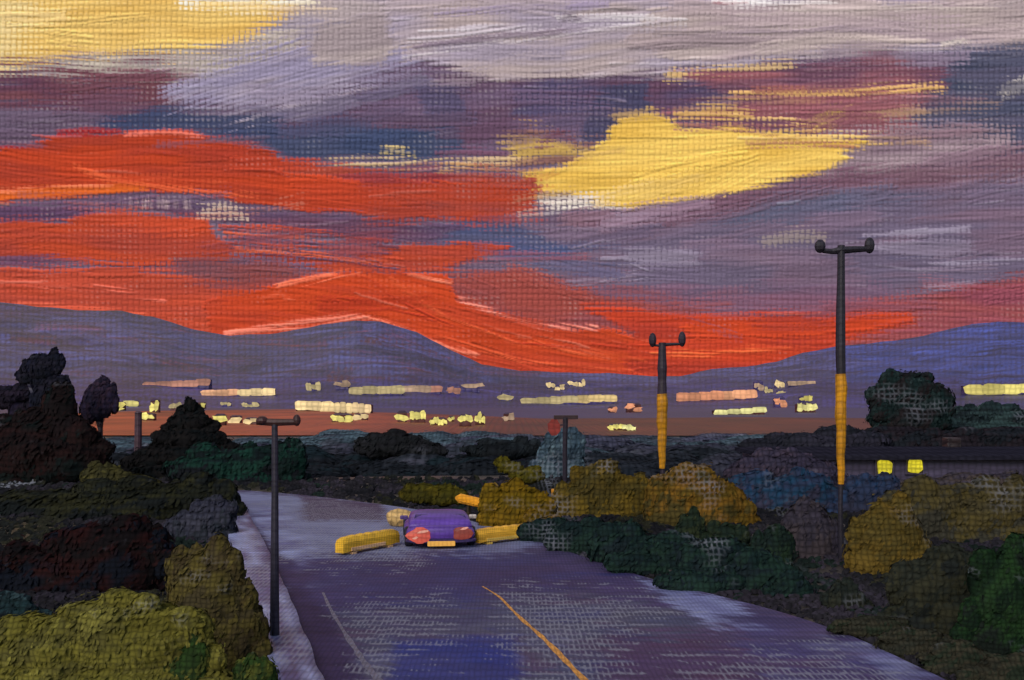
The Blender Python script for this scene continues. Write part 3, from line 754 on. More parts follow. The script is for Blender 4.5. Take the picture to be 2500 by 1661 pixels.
def bark(depth):
    k = round(depth / 12)
    if k not in BARK:
        BARK[k] = paint_mat('bark', (.0054) * depth, alb((52, 42, 44)), weave=.5)
    return BARK[k]


_pid = [0]


def plant(name, label, cat, blobs, pal, d, dab=15, dens=1.5, trunk=.05, base_v=None, group=None, thick=.75, trunk_u=None, bark_m=None):
    """blobs: (u, v, ru, rv[, depth shift]) seen sizes, turned into metres at distance d."""
    _pid[0] += 1
    rng = np.random.default_rng(1000 + _pid[0])
    u0 = trunk_u if trunk_u is not None else sum(b[0] * b[2] * b[3] for b in blobs) / sum(b[2] * b[3] for b in blobs)
    bx = (u0 - UC) * d / FPX
    bz = float(land_z(bx, d)) if base_v is None else P(u0, base_v, d).z
    root = empty(name, (bx, d, bz), label, cat, group)
    V, F, C, NN = [], [], [], []
    n = 0
    parts = []; cents = []
    sat = []
    for bl in blobs:                       # smaller clumps break every rim
        for _ in range(7):
            a = rng.uniform(-.5, math.pi + .5); s = rng.uniform(.16, .36)
            sat.append((bl[0] + math.cos(a) * bl[2] * rng.uniform(.8, 1.05), bl[1] - math.sin(a) * bl[3] * rng.uniform(.8, 1.08), bl[2] * s + 2, bl[3] * s * rng.uniform(.8, 1.6) + 2, (bl[4] if len(bl) > 4 else 0) - rng.uniform(0, .25) * bl[2] * d / FPX))
    for bl in list(blobs) + sat:
        u, v, ru, rv = bl[:4]; dd = d + (bl[4] if len(bl) > 4 else 0)
        c = P(u, v, dd); k = dd / FPX
        v_, f_, c_, n_ = dabs((c.x - bx, c.y - d, c.z - bz), (ru * 1.1 * k, thick * .5 * (ru + rv) * k, rv * 1.1 * k), dab * 1.15 * k, pal, dens * 1.2, rng)
        V.append(v_); F.append(f_ + n); C.append(c_); NN.append(n_); n += len(v_)
        lc = Vector((c.x - bx, c.y - d, c.z - bz))
        if len(cents) < len(blobs):
            cents.append(lc)
    mesh_obj('crown', np.concatenate(V), np.concatenate(F), leaf_mat(d), root, np.concatenate(C), bn=np.concatenate(NN))
    top = max(.1, min(c.z for c in cents) * .9)
    parts = [tube([(0, 0, -.2), (0, 0, top * .5), (0, 0, top)], [trunk, trunk * .85, trunk * .7], 7)]
    parts += [tube([(0, 0, top * .8), ((0 + c.x) * .5, c.y * .5, (top + c.z) * .5), c], [trunk * .6, trunk * .45, trunk * .25], 6) for c in cents]
    tv, tf = join(parts)
    mesh_obj('trunk', tv, tf, bark_m or bark(d), root)
    return root


OLIVE = [(98, 92, 36), (110, 104, 42), (86, 82, 40), (126, 120, 54)]
OCHRE = [(104, 78, 24), (92, 74, 26), (122, 88, 30), (76, 66, 32)]
BLACK = [(14, 11, 14), (20, 15, 17), (40, 16, 16), (16, 20, 30)]
NIGHT = [(28, 32, 38), (23, 27, 33), (36, 40, 46), (26, 38, 44)]
DKGREEN = [(26, 44, 42), (22, 36, 38), (32, 52, 44), (28, 40, 44)]
BOTTLE = [(20, 40, 36), (17, 28, 30), (24, 58, 48), (22, 25, 30)]
TEAL = [(52, 64, 72), (62, 76, 84), (44, 52, 60), (56, 60, 68)]
GREYOL = [(34, 36, 26), (28, 31, 27), (44, 44, 26), (24, 28, 28)]
SLATE = [(54, 54, 68), (48, 49, 62), (62, 62, 74), (44, 48, 56)]

# the wood that fills the valley: a mass nobody could count
rng = np.random.default_rng(77)
V, F, C, NN = [], [], [], []; n = 0
for i in range(210):
    row = i % 5
    d_ = (88, 112, 145, 190, 245)[row] * rng.uniform(.93, 1.07)
    u = rng.uniform(-120, 2480)
    topv = np.interp(u, [-100, 500, 700, 1200, 1700, 2000, 2500], [1012, 1008, 998, 1004, 1000, 1004, 1000]) + (40, 26, 16, 8, 0)[row] + rng.uniform(-8, 12)
    ru, rv = rng.uniform(60, 120), rng.uniform(20, 34)
    if row < 2:
        rv *= 1.7
    c = P(u, topv + rv, d_); k = d_ / FPX
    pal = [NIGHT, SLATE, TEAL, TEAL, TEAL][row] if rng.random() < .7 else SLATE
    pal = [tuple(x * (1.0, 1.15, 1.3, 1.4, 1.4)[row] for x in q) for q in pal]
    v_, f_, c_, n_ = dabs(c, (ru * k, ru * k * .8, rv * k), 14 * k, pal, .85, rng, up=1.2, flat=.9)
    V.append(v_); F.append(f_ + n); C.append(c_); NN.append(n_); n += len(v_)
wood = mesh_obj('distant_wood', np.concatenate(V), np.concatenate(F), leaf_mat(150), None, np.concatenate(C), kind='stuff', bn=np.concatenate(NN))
tag(wood, 'dark blue grey wood filling the valley between road and brown field', 'wood')

# dark scrub on the brow between the road and the wood
rng = np.random.default_rng(78)
V, F, C, NN = [], [], [], []; n = 0
for i in range(70):
    u = rng.uniform(640, 1760); d_ = rng.uniform(49, 66)
    tv = np.interp(u, [640, 900, 1250, 1700, 2500], [1060, 1062, 1050, 1052, 1060]) + rng.uniform(-8, 40)
    ru, rv = rng.uniform(60, 120), rng.uniform(30, 46)
    c = P(u, tv + rv, d_); k = d_ / FPX
    pal = (SLATE if u > 1650 else NIGHT if u < 1250 else [(36, 38, 44), (30, 36, 44), (44, 48, 56)])
    v_, f_, c_, n_ = dabs(c, (ru * k, ru * k * .7, rv * k), 14 * k, pal, .95, rng, up=1.2, flat=.9)
    V.append(v_); F.append(f_ + n); C.append(c_); NN.append(n_); n += len(v_)
scrub = mesh_obj('scrub', np.concatenate(V), np.concatenate(F), leaf_mat(60), None, np.concatenate(C), kind='stuff', bn=np.concatenate(NN))
tag(scrub, 'near black scrub along the brow beyond the road', 'scrub')

# rough growth over the verges
rng = np.random.default_rng(79)
n = 60000
u = rng.uniform(-700, 3060, n); vv_ = 1104 + 560 * rng.random(n) ** 1.1
dd_ = CAMH * FPX / (vv_ - VH)
px_, py_ = (u - UC) * dd_ / FPX, dd_
lx = np.interp(py_, outer[:, 1][np.argsort(outer[:, 1])], outer[:, 0][np.argsort(outer[:, 1])])
rx_ = np.interp(py_, right[:, 1][np.argsort(right[:, 1])], right[:, 0][np.argsort(right[:, 1])])
ok = (px_ < lx - .15) | (px_ > rx_ + .12) | (py_ > 41)
u, vv_, dd_, px_, py_ = u[ok], vv_[ok], dd_[ok], px_[ok], py_[ok]; n = len(u)
size = 17 * dd_ / FPX * rng.uniform(.7, 1.3, n)
pos = np.stack([px_, py_, land_z(px_, py_) + size * rng.uniform(.05, .45, n)], 1)
nrm = np.array([0, -.75, .6]) + rng.normal(size=(n, 3)) * .22; nrm /= np.linalg.norm(nrm, axis=1)[:, None]
t = np.array([.9, 0, .35]) + rng.normal(size=(n, 3)) * .4; t -= nrm * (t * nrm).sum(1)[:, None]; t /= np.linalg.norm(t, axis=1)[:, None]
bt = np.cross(nrm, t)
ring = pos[:, None] + t[:, None] * (size[:, None] * .55 * np.cos(_TH) * rng.uniform(.8, 1.2, (n, 6)))[..., None] + bt[:, None] * (size[:, None] * .3 * np.sin(_TH) * rng.uniform(.8, 1.2, (n, 6)))[..., None]
V = ring.reshape(-1, 3)
F = ((np.arange(n) * 6)[:, None, None] + np.array([(0, 1, 2), (0, 2, 5), (2, 3, 5), (3, 4, 5)])[None]).reshape(-1, 3)
pl = np.array([alb(c) for c in [(30, 32, 30), (42, 42, 32), (28, 28, 32), (38, 36, 40), (48, 44, 52), (28, 38, 34)]])
q = np.clip(fbm(px_ / 2.6 + 50, py_ / 5.0, 57) * 1.8 - .4 + rng.normal(0, .06, n), 0, .999)
c_ = pl[(q * 6).astype(int)] * rng.uniform(.8, 1.2, (n, 1))
cover = mesh_obj('ground_cover', V, F, leaf_mat(28), None, np.repeat(c_, 6, 0), kind='stuff', bn=np.repeat(np.array([0, -.5, .7]) + rng.normal(size=(n, 3)) * .08, 6, 0))
tag(cover, 'dark rough growth covering the verges on both sides of the road', 'ground cover')

# trees and bushes on the left
plant('umbrella_pine', 'tall dark pine with flat umbrella crown at the far left', 'tree', [(96, 848, 40, 28), (128, 838, 16, 24), (60, 868, 22, 16), (116, 882, 36, 14), (146, 900, 18, 26), (112, 925, 36, 40), (142, 950, 22, 36)], [(26, 28, 46), (34, 32, 44), (20, 22, 34)], 56, dab=11, trunk=.38, trunk_u=104,
      bark_m=paint_mat('pine_bark', .36, alb((34, 32, 56)), weave=.5))
plant('umbrella_pine', 'lower dark pine with sloping crown cut by the left picture edge', 'tree', [(26, 910, 56, 18), (62, 904, 26, 15), (6, 926, 36, 16), (50, 950, 26, 26)], [(30, 26, 44), (40, 32, 46), (24, 24, 36)], 58, dab=11, trunk=.3, trunk_u=46,
      bark_m=paint_mat('pine_bark', .36, alb((44, 36, 60)), weave=.5))
plant('dark_tree', 'broad brown black tree below the umbrella pines', 'tree', [(104, 990, 70, 44), (140, 950, 34, 54), (96, 1050, 130, 72), (178, 1070, 50, 56), (20, 1110, 70, 70), (60, 1160, 90, 60)], [(26, 17, 18), (20, 15, 17), (36, 20, 20), (18, 26, 26)], 43, trunk=.2)
plant('slender_tree', 'slender dusky purple tree with thin trunk before the brown field', 'tree', [(222, 930, 26, 38), (246, 918, 22, 32), (206, 944, 16, 30), (232, 900, 18, 24)], [(50, 42, 64), (60, 44, 58), (40, 36, 54)], 60, dab=11, trunk=.16, trunk_u=232,
      bark_m=paint_mat('slender_bark', .36, alb((48, 30, 36)), weave=.5))
cone = [(438 + 3 * math.sin(i * 1.9), 934 + i * 13, 9 + i * 10.2, 15 + i * 1.3, (i % 3 - 1) * .25) for i in range(14)]
plant('conifer', 'black conical conifer with pointed top in front of the brown field', 'tree', cone, [(20, 19, 21), (28, 25, 25), (16, 20, 22)], 50, dab=11, trunk=.16, dens=1.2)
plant('green_bush', 'dark bottle green bush running right of the conical conifer', 'bush', [(490, 1086, 100, 40), (590, 1076, 80, 44), (660, 1066, 46, 44), (560, 1110, 110, 34)], BOTTLE, 44, trunk=.07)
plant('olive_bush', 'small dull olive bush left below the conical conifer', 'bush', [(240, 1108, 42, 34), (300, 1128, 60, 30)], [(66, 62, 34), (56, 54, 32), (74, 70, 36)], 38, trunk=.06)
plant('bank_bush', 'wide grey olive bush covering the left bank', 'bush', [(180, 1190, 190, 60), (340, 1168, 150, 50), (450, 1180, 90, 70), (60, 1230, 130, 70)], GREYOL, 31, dab=17, trunk=.08)
plant('slate_bush', 'dark slate bush beside the far left pavement', 'bush', [(470, 1226, 66, 56), (440, 1260, 70, 50), (500, 1190, 40, 36)], SLATE, 27, dab=15, trunk=.05)
plant('black_bush', 'near black bush above the big olive bush', 'bush', [(250, 1290, 130, 82), (330, 1272, 66, 56), (130, 1340, 120, 78), (30, 1370, 110, 80), (290, 1350, 80, 56)], BLACK, 20, dab=17, trunk=.06)
plant('teal_bush', 'dark teal bush low at the left picture edge', 'bush', [(10, 1440, 80, 56), (80, 1450, 50, 40)], [(24, 44, 46), (34, 54, 58), (20, 30, 34), (60, 80, 84)], 16.5, dab=16, trunk=.04)
plant('brown_bush', 'brown olive bush next to the left pavement', 'bush', [(478, 1390, 84, 110), (520, 1480, 84, 110), (440, 1330, 52, 54), (546, 1560, 70, 90)], [(78, 66, 36), (70, 62, 40), (90, 80, 38), (66, 56, 36)], 14.6, dab=17, trunk=.04)
plant('olive_bush', 'big bright olive bush filling the lower left corner', 'bush', [(290, 1490, 160, 100), (150, 1520, 150, 96), (380, 1520, 110, 90), (250, 1590, 260, 90), (60, 1590, 90, 60)], OLIVE, 12.6, dab=18, trunk=.04)
plant('green_bush', 'small moss green bush at the foot of the olive bush', 'bush', [(430, 1540, 54, 56), (590, 1580, 46, 60)], [(44, 66, 28), (38, 54, 26), (84, 88, 36)], 12.4, dab=14, trunk=.03)

# plants on the right
hp_ = [(1264, 1228, 52, 30, 5.0), (1340, 1244, 66, 38, 3.4), (1440, 1270, 80, 48, 1.8), (1545, 1296, 84, 58, .6), (1650, 1318, 84, 64, -.4), (1750, 1345, 80, 62, -1.2), (1480, 1300, 70, 28, 0.4), (1610, 1346, 80, 30, -1.4), (1820, 1372, 50, 44, -1.8)]
plant('hedge', 'long dark green hedge along the right edge of the road', 'hedge', hp_, DKGREEN, 21.4, dab=17, trunk=.05)
plant('ochre_tree', 'olive ochre rounded tree left of the middle pole', 'tree', [(1376, 1124, 54, 52), (1334, 1172, 60, 56), (1440, 1156, 60, 52), (1390, 1200, 90, 44)], [(96, 78, 26), (84, 70, 28), (70, 62, 30), (108, 88, 30)], 32, dab=14, trunk=.08)
plant('ochre_tree', 'golden brown tree standing below the middle pole', 'tree', [(1596, 1128, 70, 50), (1560, 1170, 60, 60), (1640, 1176, 70, 60), (1690, 1226, 56, 56), (1590, 1220, 70, 50)], OCHRE, 30, dab=14, trunk=.08)
plant('round_bush', 'dark green round bush before the golden brown tree', 'bush', [(1668, 1264, 58, 48), (1590, 1236, 32, 46)], [(38, 50, 34), (30, 42, 34), (48, 56, 36)], 24, dab=13, trunk=.04)
plant('round_bush', 'dark green upright bush at the right end of the hedge', 'bush', [(1786, 1280, 40, 62), (1770, 1330, 40, 50)], [(30, 46, 36), (26, 38, 36), (36, 52, 36)], 22.5, dab=13, trunk=.04)
plant('ochre_bush', 'ochre bush on the road edge behind the orange rail', 'bush', [(1186, 1176, 66, 54), (1160, 1200, 44, 40), (1236, 1186, 40, 46)], [(114, 88, 14), (100, 80, 16), (126, 96, 20)], 29.5, dab=15, trunk=.05)
plant('ochre_bush', 'small ochre bush right of the car, low beside the hedge', 'bush', [(1262, 1226, 40, 26), (1230, 1214, 26, 26)], [(120, 88, 14), (104, 82, 18)], 27, dab=13, trunk=.04)
plant('olive_hedge', 'low dull olive hedge on the far side of the road bend', 'hedge', [(976, 1138, 46, 20), (1020, 1144, 44, 20)], [(74, 68, 16), (64, 60, 18), (84, 74, 18)], 34, dab=13, trunk=.04)
plant('olive_bush', 'leaning olive bush above the ochre bush', 'bush', [(1212, 1098, 34, 17), (1176, 1080, 22, 12), (1158, 1068, 14, 10)], [(88, 80, 16), (74, 70, 20), (98, 86, 18)], 38, dab=11, trunk=.04)
plant('blue_bush', 'dusky blue bush left of the tall pole', 'bush', [(1790, 1160, 70, 54), (1740, 1130, 50, 40), (1850, 1150, 70, 52), (1800, 1200, 80, 50)], [(40, 62, 94), (48, 58, 82), (34, 66, 92), (56, 56, 74)], 34, dab=15, trunk=.06)
plant('blue_bush', 'blue bush to the right behind the tall pole', 'bush', [(1990, 1160, 50, 56), (1960, 1210, 46, 60), (2040, 1150, 40, 40)], [(40, 62, 94), (46, 56, 80), (52, 54, 72)], 33, dab=15, trunk=.06)
plant('purple_bush', 'purple grey bush at the foot of the tall pole', 'bush', [(1856, 1250, 60, 80), (1890, 1330, 70, 66), (1830, 1340, 50, 60)], [(64, 58, 70), (56, 52, 62), (70, 62, 66)], 24.4, dab=15, trunk=.05)
plant('olive_bush', 'broad olive grey bush on the right below the lit windows', 'bush', [(2130, 1190, 110, 62), (2260, 1184, 120, 60), (2330, 1250, 110, 90), (2200, 1250, 120, 70)], [(76, 68, 44), (68, 62, 42), (84, 74, 40), (62, 60, 50)], 27, dab=16, trunk=.06)
plant('ochre_bush', 'ochre bush right of the tall pole before the olive grey bush', 'bush', [(2040, 1250, 70, 80), (2010, 1300, 56, 66), (2080, 1310, 70, 60)], [(94, 78, 32), (84, 72, 34), (104, 84, 34)], 22, dab=15, trunk=.05)
plant('round_bush', 'small dark bush by the road right of the hedge', 'bush', [(1936, 1388, 36, 42), (1960, 1404, 40, 30)], [(40, 46, 40), (34, 40, 38), (48, 50, 40)], 18.4, dab=12, trunk=.03)
plant('dark_bush', 'grey green bush near the right edge with rounded top', 'bush', [(2190, 1330, 86, 66), (2130, 1360, 70, 66), (2220, 1410, 110, 76), (2130, 1430, 80, 56)], [(44, 46, 38), (38, 42, 36), (52, 52, 38), (34, 38, 36)], 16.6, dab=16, trunk=.05)
plant('green_bush', 'deep green bush cut by the right picture edge', 'bush', [(2320, 1370, 76, 100), (2370, 1300, 60, 60), (2300, 1460, 80, 80), (2380, 1480, 80, 90)], [(24, 46, 24), (20, 36, 24), (34, 58, 30), (26, 34, 28)], 15.2, dab=16, trunk=.05)
plant('verge_bush', 'low brown green verge growth along the lower right road edge', 'bush', [(2010, 1448, 80, 26, 1.6), (2110, 1490, 80, 30, .6), (2210, 1530, 84, 34, -.4), (2320, 1560, 90, 40, -.9)], [(52, 50, 40), (44, 46, 38), (60, 56, 44), (40, 48, 36)], 14.6, dab=14, trunk=.03)
plant('dark_bush', 'dark plum bush hiding the left end of the long house', 'bush', [(1800, 1080, 70, 40), (1870, 1096, 60, 36), (1740, 1090, 60, 34)], [(62, 56, 74), (54, 50, 66), (70, 60, 74)], 45, dab=14, trunk=.06)
plant('dark_bush', 'dark purple bush right under the lit windows of the long house', 'bush', [(2080, 1128, 80, 22), (2220, 1124, 100, 24), (2330, 1120, 80, 26)], [(70, 62, 72), (60, 56, 66), (76, 66, 64)], 44, dab=14, trunk=.06)
plant('dark_tree', 'dark slate tree spreading behind the left half of the long house', 'tree', [(1860, 1026, 90, 26), (1960, 1020, 80, 28), (1780, 1034, 70, 24)], [(40, 40, 50), (34, 36, 44), (50, 48, 60)], 62, dab=14, trunk=.2)
plant('dark_tree', 'low blackish tree spreading behind the right half of the long house', 'tree', [(2080, 1018, 90, 30), (2200, 1022, 90, 28), (2330, 1020, 100, 30)], [(34, 30, 36), (40, 34, 40), (30, 34, 40)], 63, dab=14, trunk=.2)
# the tree behind the house and the dark trees in the wood
plant('dark_tree', 'dark rounded tree rising above the long house on the right', 'tree', [(2096, 900, 60, 40), (2050, 920, 44, 32), (2140, 930, 50, 44), (2090, 970, 80, 46)], [(28, 34, 36), (36, 30, 32), (24, 40, 40), (44, 58, 58)], 72, dab=13, trunk=.3)
plant('dark_tree', 'dark teal tree behind the right end of the long house', 'tree', [(2230, 968, 70, 26), (2320, 970, 70, 30), (2270, 1000, 110, 36)], [(40, 56, 58), (32, 42, 46), (52, 70, 70)], 76, dab=13, trunk=.3)
plant('dark_tree', 'low black tree in the wood left of the road sign', 'tree', [(908, 1024, 66, 24), (870, 1034, 40, 20), (960, 1040, 60, 20)], [(30, 30, 34), (26, 28, 30), (38, 38, 42)], 86, dab=12, trunk=.25)
plant('dark_tree', 'flat black tree in the wood just left of the red sign', 'tree', [(1150, 1040, 66, 20), (1200, 1034, 40, 18)], [(30, 34, 38), (26, 30, 34), (38, 44, 48)], 84, dab=12, trunk=.25)
plant('teal_bush', 'pale teal bush around the foot of the red sign', 'bush', [(1268, 1080, 36, 34), (1316, 1084, 30, 36), (1300, 1030, 40, 36)], [(70, 90, 104), (56, 72, 86), (92, 112, 122)], 47, dab=11, trunk=.05)

# ------------------------------------------------------------------ poles
WOODP = {}


def pole_mat(c, d):
    return paint_mat('pole_paint', (.0054) * d, alb(c), weave=.5, streak=.9, bump=.08)


def box(cx, cy, cz, sx, sy, sz, bev=.18):
    """A block with its upright and lying edges taken off."""
    b = min(sx, sy, sz) * bev
    bm = bmesh.new()
    bmesh.ops.create_cube(bm, size=1.0)
    for v in bm.verts:
        v.co = Vector((v.co.x * sx, v.co.y * sy, v.co.z * sz))
    bmesh.ops.bevel(bm, geom=bm.edges[:], offset=b, segments=2, affect='EDGES', profile=.6)
    V = [tuple(v.co + Vector((cx, cy, cz))) for v in bm.verts]; F = [tuple(v.index for v in f.verts) for f in bm.faces]
    bm.free()
    return V, F


def knob(c, r, sq=1.0, n=10):
    V, F = [], []
    for i in range(1, 6):
        th = math.pi * i / 6
        for k in range(n):
            a = 2 * math.pi * k / n
            V.append((c[0] + r * math.sin(th) * math.cos(a), c[1] + r * math.sin(th) * math.sin(a), c[2] + r * sq * math.cos(th)))
    V += [(c[0], c[1], c[2] + r * sq), (c[0], c[1], c[2] - r * sq)]
    t, b = len(V) - 2, len(V) - 1
    for k in range(n):
        F.append((t, k, (k + 1) % n)); F.append((b, 4 * n + (k + 1) % n, 4 * n + k))
        for i in range(4):
            F.append((i * n + k, (i + 1) * n + k, (i + 1) * n + (k + 1) % n, i * n + (k + 1) % n))
    return V, F


def utility_pole(u, d, top_v, arm, ends, lit_span, wpx, label, dark, amber):
    k = d / FPX
    bx = (u - UC) * k; bz = float(land_z(bx, d))
    H = P(u, top_v, d).z - bz
    zv = lambda v: P(u, v, d).z - bz
    r = wpx * k / 2
    root = empty('utility_pole', (bx, d, bz), label, 'pole', 'utility poles right of the road')
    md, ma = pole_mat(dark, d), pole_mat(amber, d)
    s1, s0 = zv(lit_span[0]), zv(lit_span[1])
    zp = np.linspace(-.4, H, 26)
    rp_ = np.interp(zp, [-.4, s0, (s0 + s1) / 2, s1, (s1 + H) / 2, H], [r * .6, r * .5, r * .72, r * .95, r * 1.0, r * .72]) * (1 + .22 * (vnoise(zp * 2.3, zp * 0, int(u)) - .5))
    v, f = tube([(.03 * (float(vnoise(z * 1.1, 3.0, int(u))) - .5), 0, z) for z in zp], list(rp_), 12)
    mesh_obj('shaft', v, f, md, root)
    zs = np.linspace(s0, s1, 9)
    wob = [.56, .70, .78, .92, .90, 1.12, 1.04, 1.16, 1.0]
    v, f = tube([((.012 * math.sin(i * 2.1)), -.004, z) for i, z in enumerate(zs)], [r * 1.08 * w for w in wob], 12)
    mesh_obj('amber_light_shell', v, f, ma, root)  # low amber light on the pole, put in as a coloured shell
    a0, a1 = (arm[0] - u) * k, (arm[1] - u) * k
    az = zv(arm[2])
    v, f = tube([(a0, 0, az - .01), (a0 * .5, 0, az - .03), (0, 0, az), (a1 * .5, 0, az + .02), (a1, 0, az + .03)], [.055 * H / 7, .06 * H / 7, .085 * H / 7, .075 * H / 7, .06 * H / 7], 8)
    mesh_obj('crossarm', v, f, md, root)
    for (eu, ev, er, eh) in ends:
        v, f = knob(((eu - u) * k, 0, zv(ev)), er * k, eh / er)
        mesh_obj('insulator', v, f, md, root)
    return root


utility_pole(1938, 23.4, 566, (1896, 2000, 577), [(1890, 568, 13, 16), (2004, 566, 12, 19)], (862, 1116), 22, 'tall utility pole on the right with amber lit lower half and T crossarm', (42, 38, 48), (196, 134, 18))
utility_pole(1526, 40.0, 790, (1506, 1572, 795), [(1504, 784, 9, 17), (1572, 782, 9, 18)], (908, 1080), 21, 'shorter utility pole in the middle distance with amber lit lower half', (50, 40, 52), (194, 132, 22))

# T lamp on the left pavement
d0 = 15.6; k0 = d0 / FPX; bx = (633 - UC) * k0
root = empty('street_lamp', (bx, d0, .1), 'thin dark T shaped lamp post on the left pavement', 'lamp post')
m_ = pole_mat((46, 42, 56), d0)
hz_ = lambda v: P(633, v, d0).z - .1
v, f = tube([(0, 0, -.2), (0, 0, .12), (0, 0, 1.2), (.005, 0, 2.2), (0, 0, hz_(978))], [.075, .072, .062, .052, .046], 10); mesh_obj('shaft', v, f, m_, root)
m2_ = pole_mat((66, 40, 40), d0)
v, f = tube([((592 - 633) * k0, 0, hz_(972)), (0, 0, hz_(974)), ((686 - 633) * k0, 0, hz_(973))], [.05, .055, .045], 8); mesh_obj('crossarm', v, f, m2_, root)
v, f = knob(((604 - 633) * k0, 0, hz_(970)), .095, .75); mesh_obj('lamp_head', v, f, m2_, root)
v, f = knob(((684 - 633) * k0, 0, hz_(969)), .06, 1.5); mesh_obj('lamp_head', v, f, m2_, root)

# plain post before the brown field
d0 = 50.0; k0 = d0 / FPX; bx = (318 - UC) * k0; bz = float(land_z(bx, d0))
root = empty('wooden_post', (bx, d0, bz), 'plain dusky purple post left of the conical conifer', 'post')
zt = P(318, 952, d0).z - bz
v, f = tube([(0, 0, -.3), (0, 0, zt * .5), (.02, 0, zt)], [.2, .18, .17], 10); mesh_obj('shaft', v, f, pole_mat((78, 56, 66), d0), root)
v, f = knob((.02, 0, zt), .19, .5); mesh_obj('cap', v, f, pole_mat((70, 50, 62), d0), root)

# road sign with red plate
d0 = 43.0; k0 = d0 / FPX; bx = (1302 - UC) * k0; bz = float(land_z(bx, d0))
root = empty('road_sign', (bx, d0, bz), 'thin dark sign post with a red plate beyond the bend', 'sign')
zt = P(1302, 962, d0).z - bz
v, f = tube([(0, 0, -.3), (0, 0, zt * .5), (.02, 0, zt)], [.10, .095, .11], 10); mesh_obj('shaft', v, f, pole_mat((40, 32, 44), d0), root)
v, f = box(.04, 0, zt, 1.0, .12, .17); mesh_obj('crossarm', v, f, pole_mat((58, 38, 42), d0), root)
oc = [(-.45 + .29 * math.cos(a + .39) * (1.0 if i % 2 else .9), zt - .42 + .36 * math.sin(a + .39)) for i, a in enumerate(np.arange(8) * math.pi / 4)]
V = [(x, -.03, z) for x, z in oc] + [(x, .03, z) for x, z in oc]
F = [tuple(range(8))[::-1], tuple(range(8, 16))] + [(i, (i + 1) % 8, 8 + (i + 1) % 8, 8 + i) for i in range(8)]
mesh_obj('sign_plate', V, F, pole_mat((134, 46, 40), d0), root)
v, f = tube([(0, 0, zt - .3), (-.4, 0, zt - .35)], [.03, .03], 6); mesh_obj('bracket', v, f, pole_mat((40, 32, 44), d0), root)

# ------------------------------------------------------------------ yellow light glows built as slabs, and a rail by the road
def barrier(p0, p1, h, w, label, c, c2, name='road_glow_slab'):  # a yellow glow of light on the road, put in as a solid slab
    a = G(*p0); b = G(*p1); L = (b - a).length; ang = math.atan2(b.y - a.y, b.x - a.x)
    root = empty(name, ((a + b) / 2)[:] , label, 'barrier', rz=ang)
    m1, m2 = paint_mat('barrier_paint', .05, alb(c), weave=.5, streak=1.1, bump=.08), paint_mat('glow_slab_stripe', .05, alb(c2), weave=.5, streak=.9)
    n = 15
    V, F = [], []
    for i in range(n):
        s = i / (n - 1); x = (s - .5) * L
        e = (.86, .97, 1.0)[min(2, i, n - 1 - i)]
        hh = h * e * (1 + .03 * math.sin(i * 2.9)); ww = w * e
        z0 = .05 + .03 * math.sin(i * 2.3) ** 2
        for (y, z) in ((-.5, z0), (-.5, hh * .7), (-.32, hh * .95), (0, hh), (.32, hh * .95), (.5, hh * .7), (.5, z0)):
            V.append((x, y * ww, z))
    for i in range(n - 1):
        for k in range(7):
            F.append((i * 7 + k, i * 7 + (k + 1) % 7, (i + 1) * 7 + (k + 1) % 7, (i + 1) * 7 + k))
    F.append(tuple(range(6, -1, -1))); F.append(tuple((n - 1) * 7 + k for k in range(7)))
    mesh_obj('body', V, F, m1, root, smooth=False)
    v, f = box(-L * .08, -w * .5, h * .28, L * .6, .03, h * .2, .3); mesh_obj('stripe', v, f, m2, root)
    for s in (-.32, .32):
        v, f = box(s * L, 0, .02, .16, w * 1.02, .06); mesh_obj('foot', v, f, m2, root)
    return root


barrier((782, 1280), (912, 1256), .42, .3, 'yellow sloping slab for the light glow left of the purple car', (255, 184, 52), (255, 190, 140))
barrier((1096, 1256), (1232, 1240), .40, .3, 'mustard yellow slab for the light glow right of the purple car', (246, 178, 56), (250, 196, 92))
# orange rail
a, b = P(1052, 1158, 31.5), P(1184, 1176, 29.6)
a.z = .0; b.z = 0.
L = (b - a).length
root = empty('guard_rail', ((a + b) / 2)[:], 'bright orange guard rail in front of the ochre bush', 'rail', rz=math.atan2(b.y - a.y, b.x - a.x))
m_ = paint_mat('rail_orange', .12, alb((255, 146, 24), 1.2), weave=.3, streak=.7)
V, F = tube([(-L * .5, 0, .56), (-L * .42, 0, .56), (-L * .1, 0, .50), (L * .2, 0, .46), (L * .42, 0, .42), (L * .5, 0, .40)], [.06, .15, .145, .13, .09, .03], 10)
mesh_obj('rail', V, F, m_, root)
for s in (-.3, .25):
    v, f = box(s * L, .05, .2, .09, .09, .5); mesh_obj('post', v, f, pole_mat((60, 50, 30), 30), root)
# small amber marker blocks at the foot of the sign
for i, (u, v_, lb) in enumerate([(1282, 1128, 'small amber marker block left under the red sign'), (1310, 1130, 'small amber marker block right under the red sign')]):
    p = P(u, v_, 37.0); p.z = 0
    root = empty('marker_block', p[:], lb, 'marker')
    v, f = box(0, 0, .2, .36, .2, .26); mesh_obj('block', v, f, pole_mat((196, 130, 30), 37), root)
    v, f = box(0, 0, .03, .3, .26, .12); mesh_obj('foot', v, f, pole_mat((70, 56, 34), 37), root)

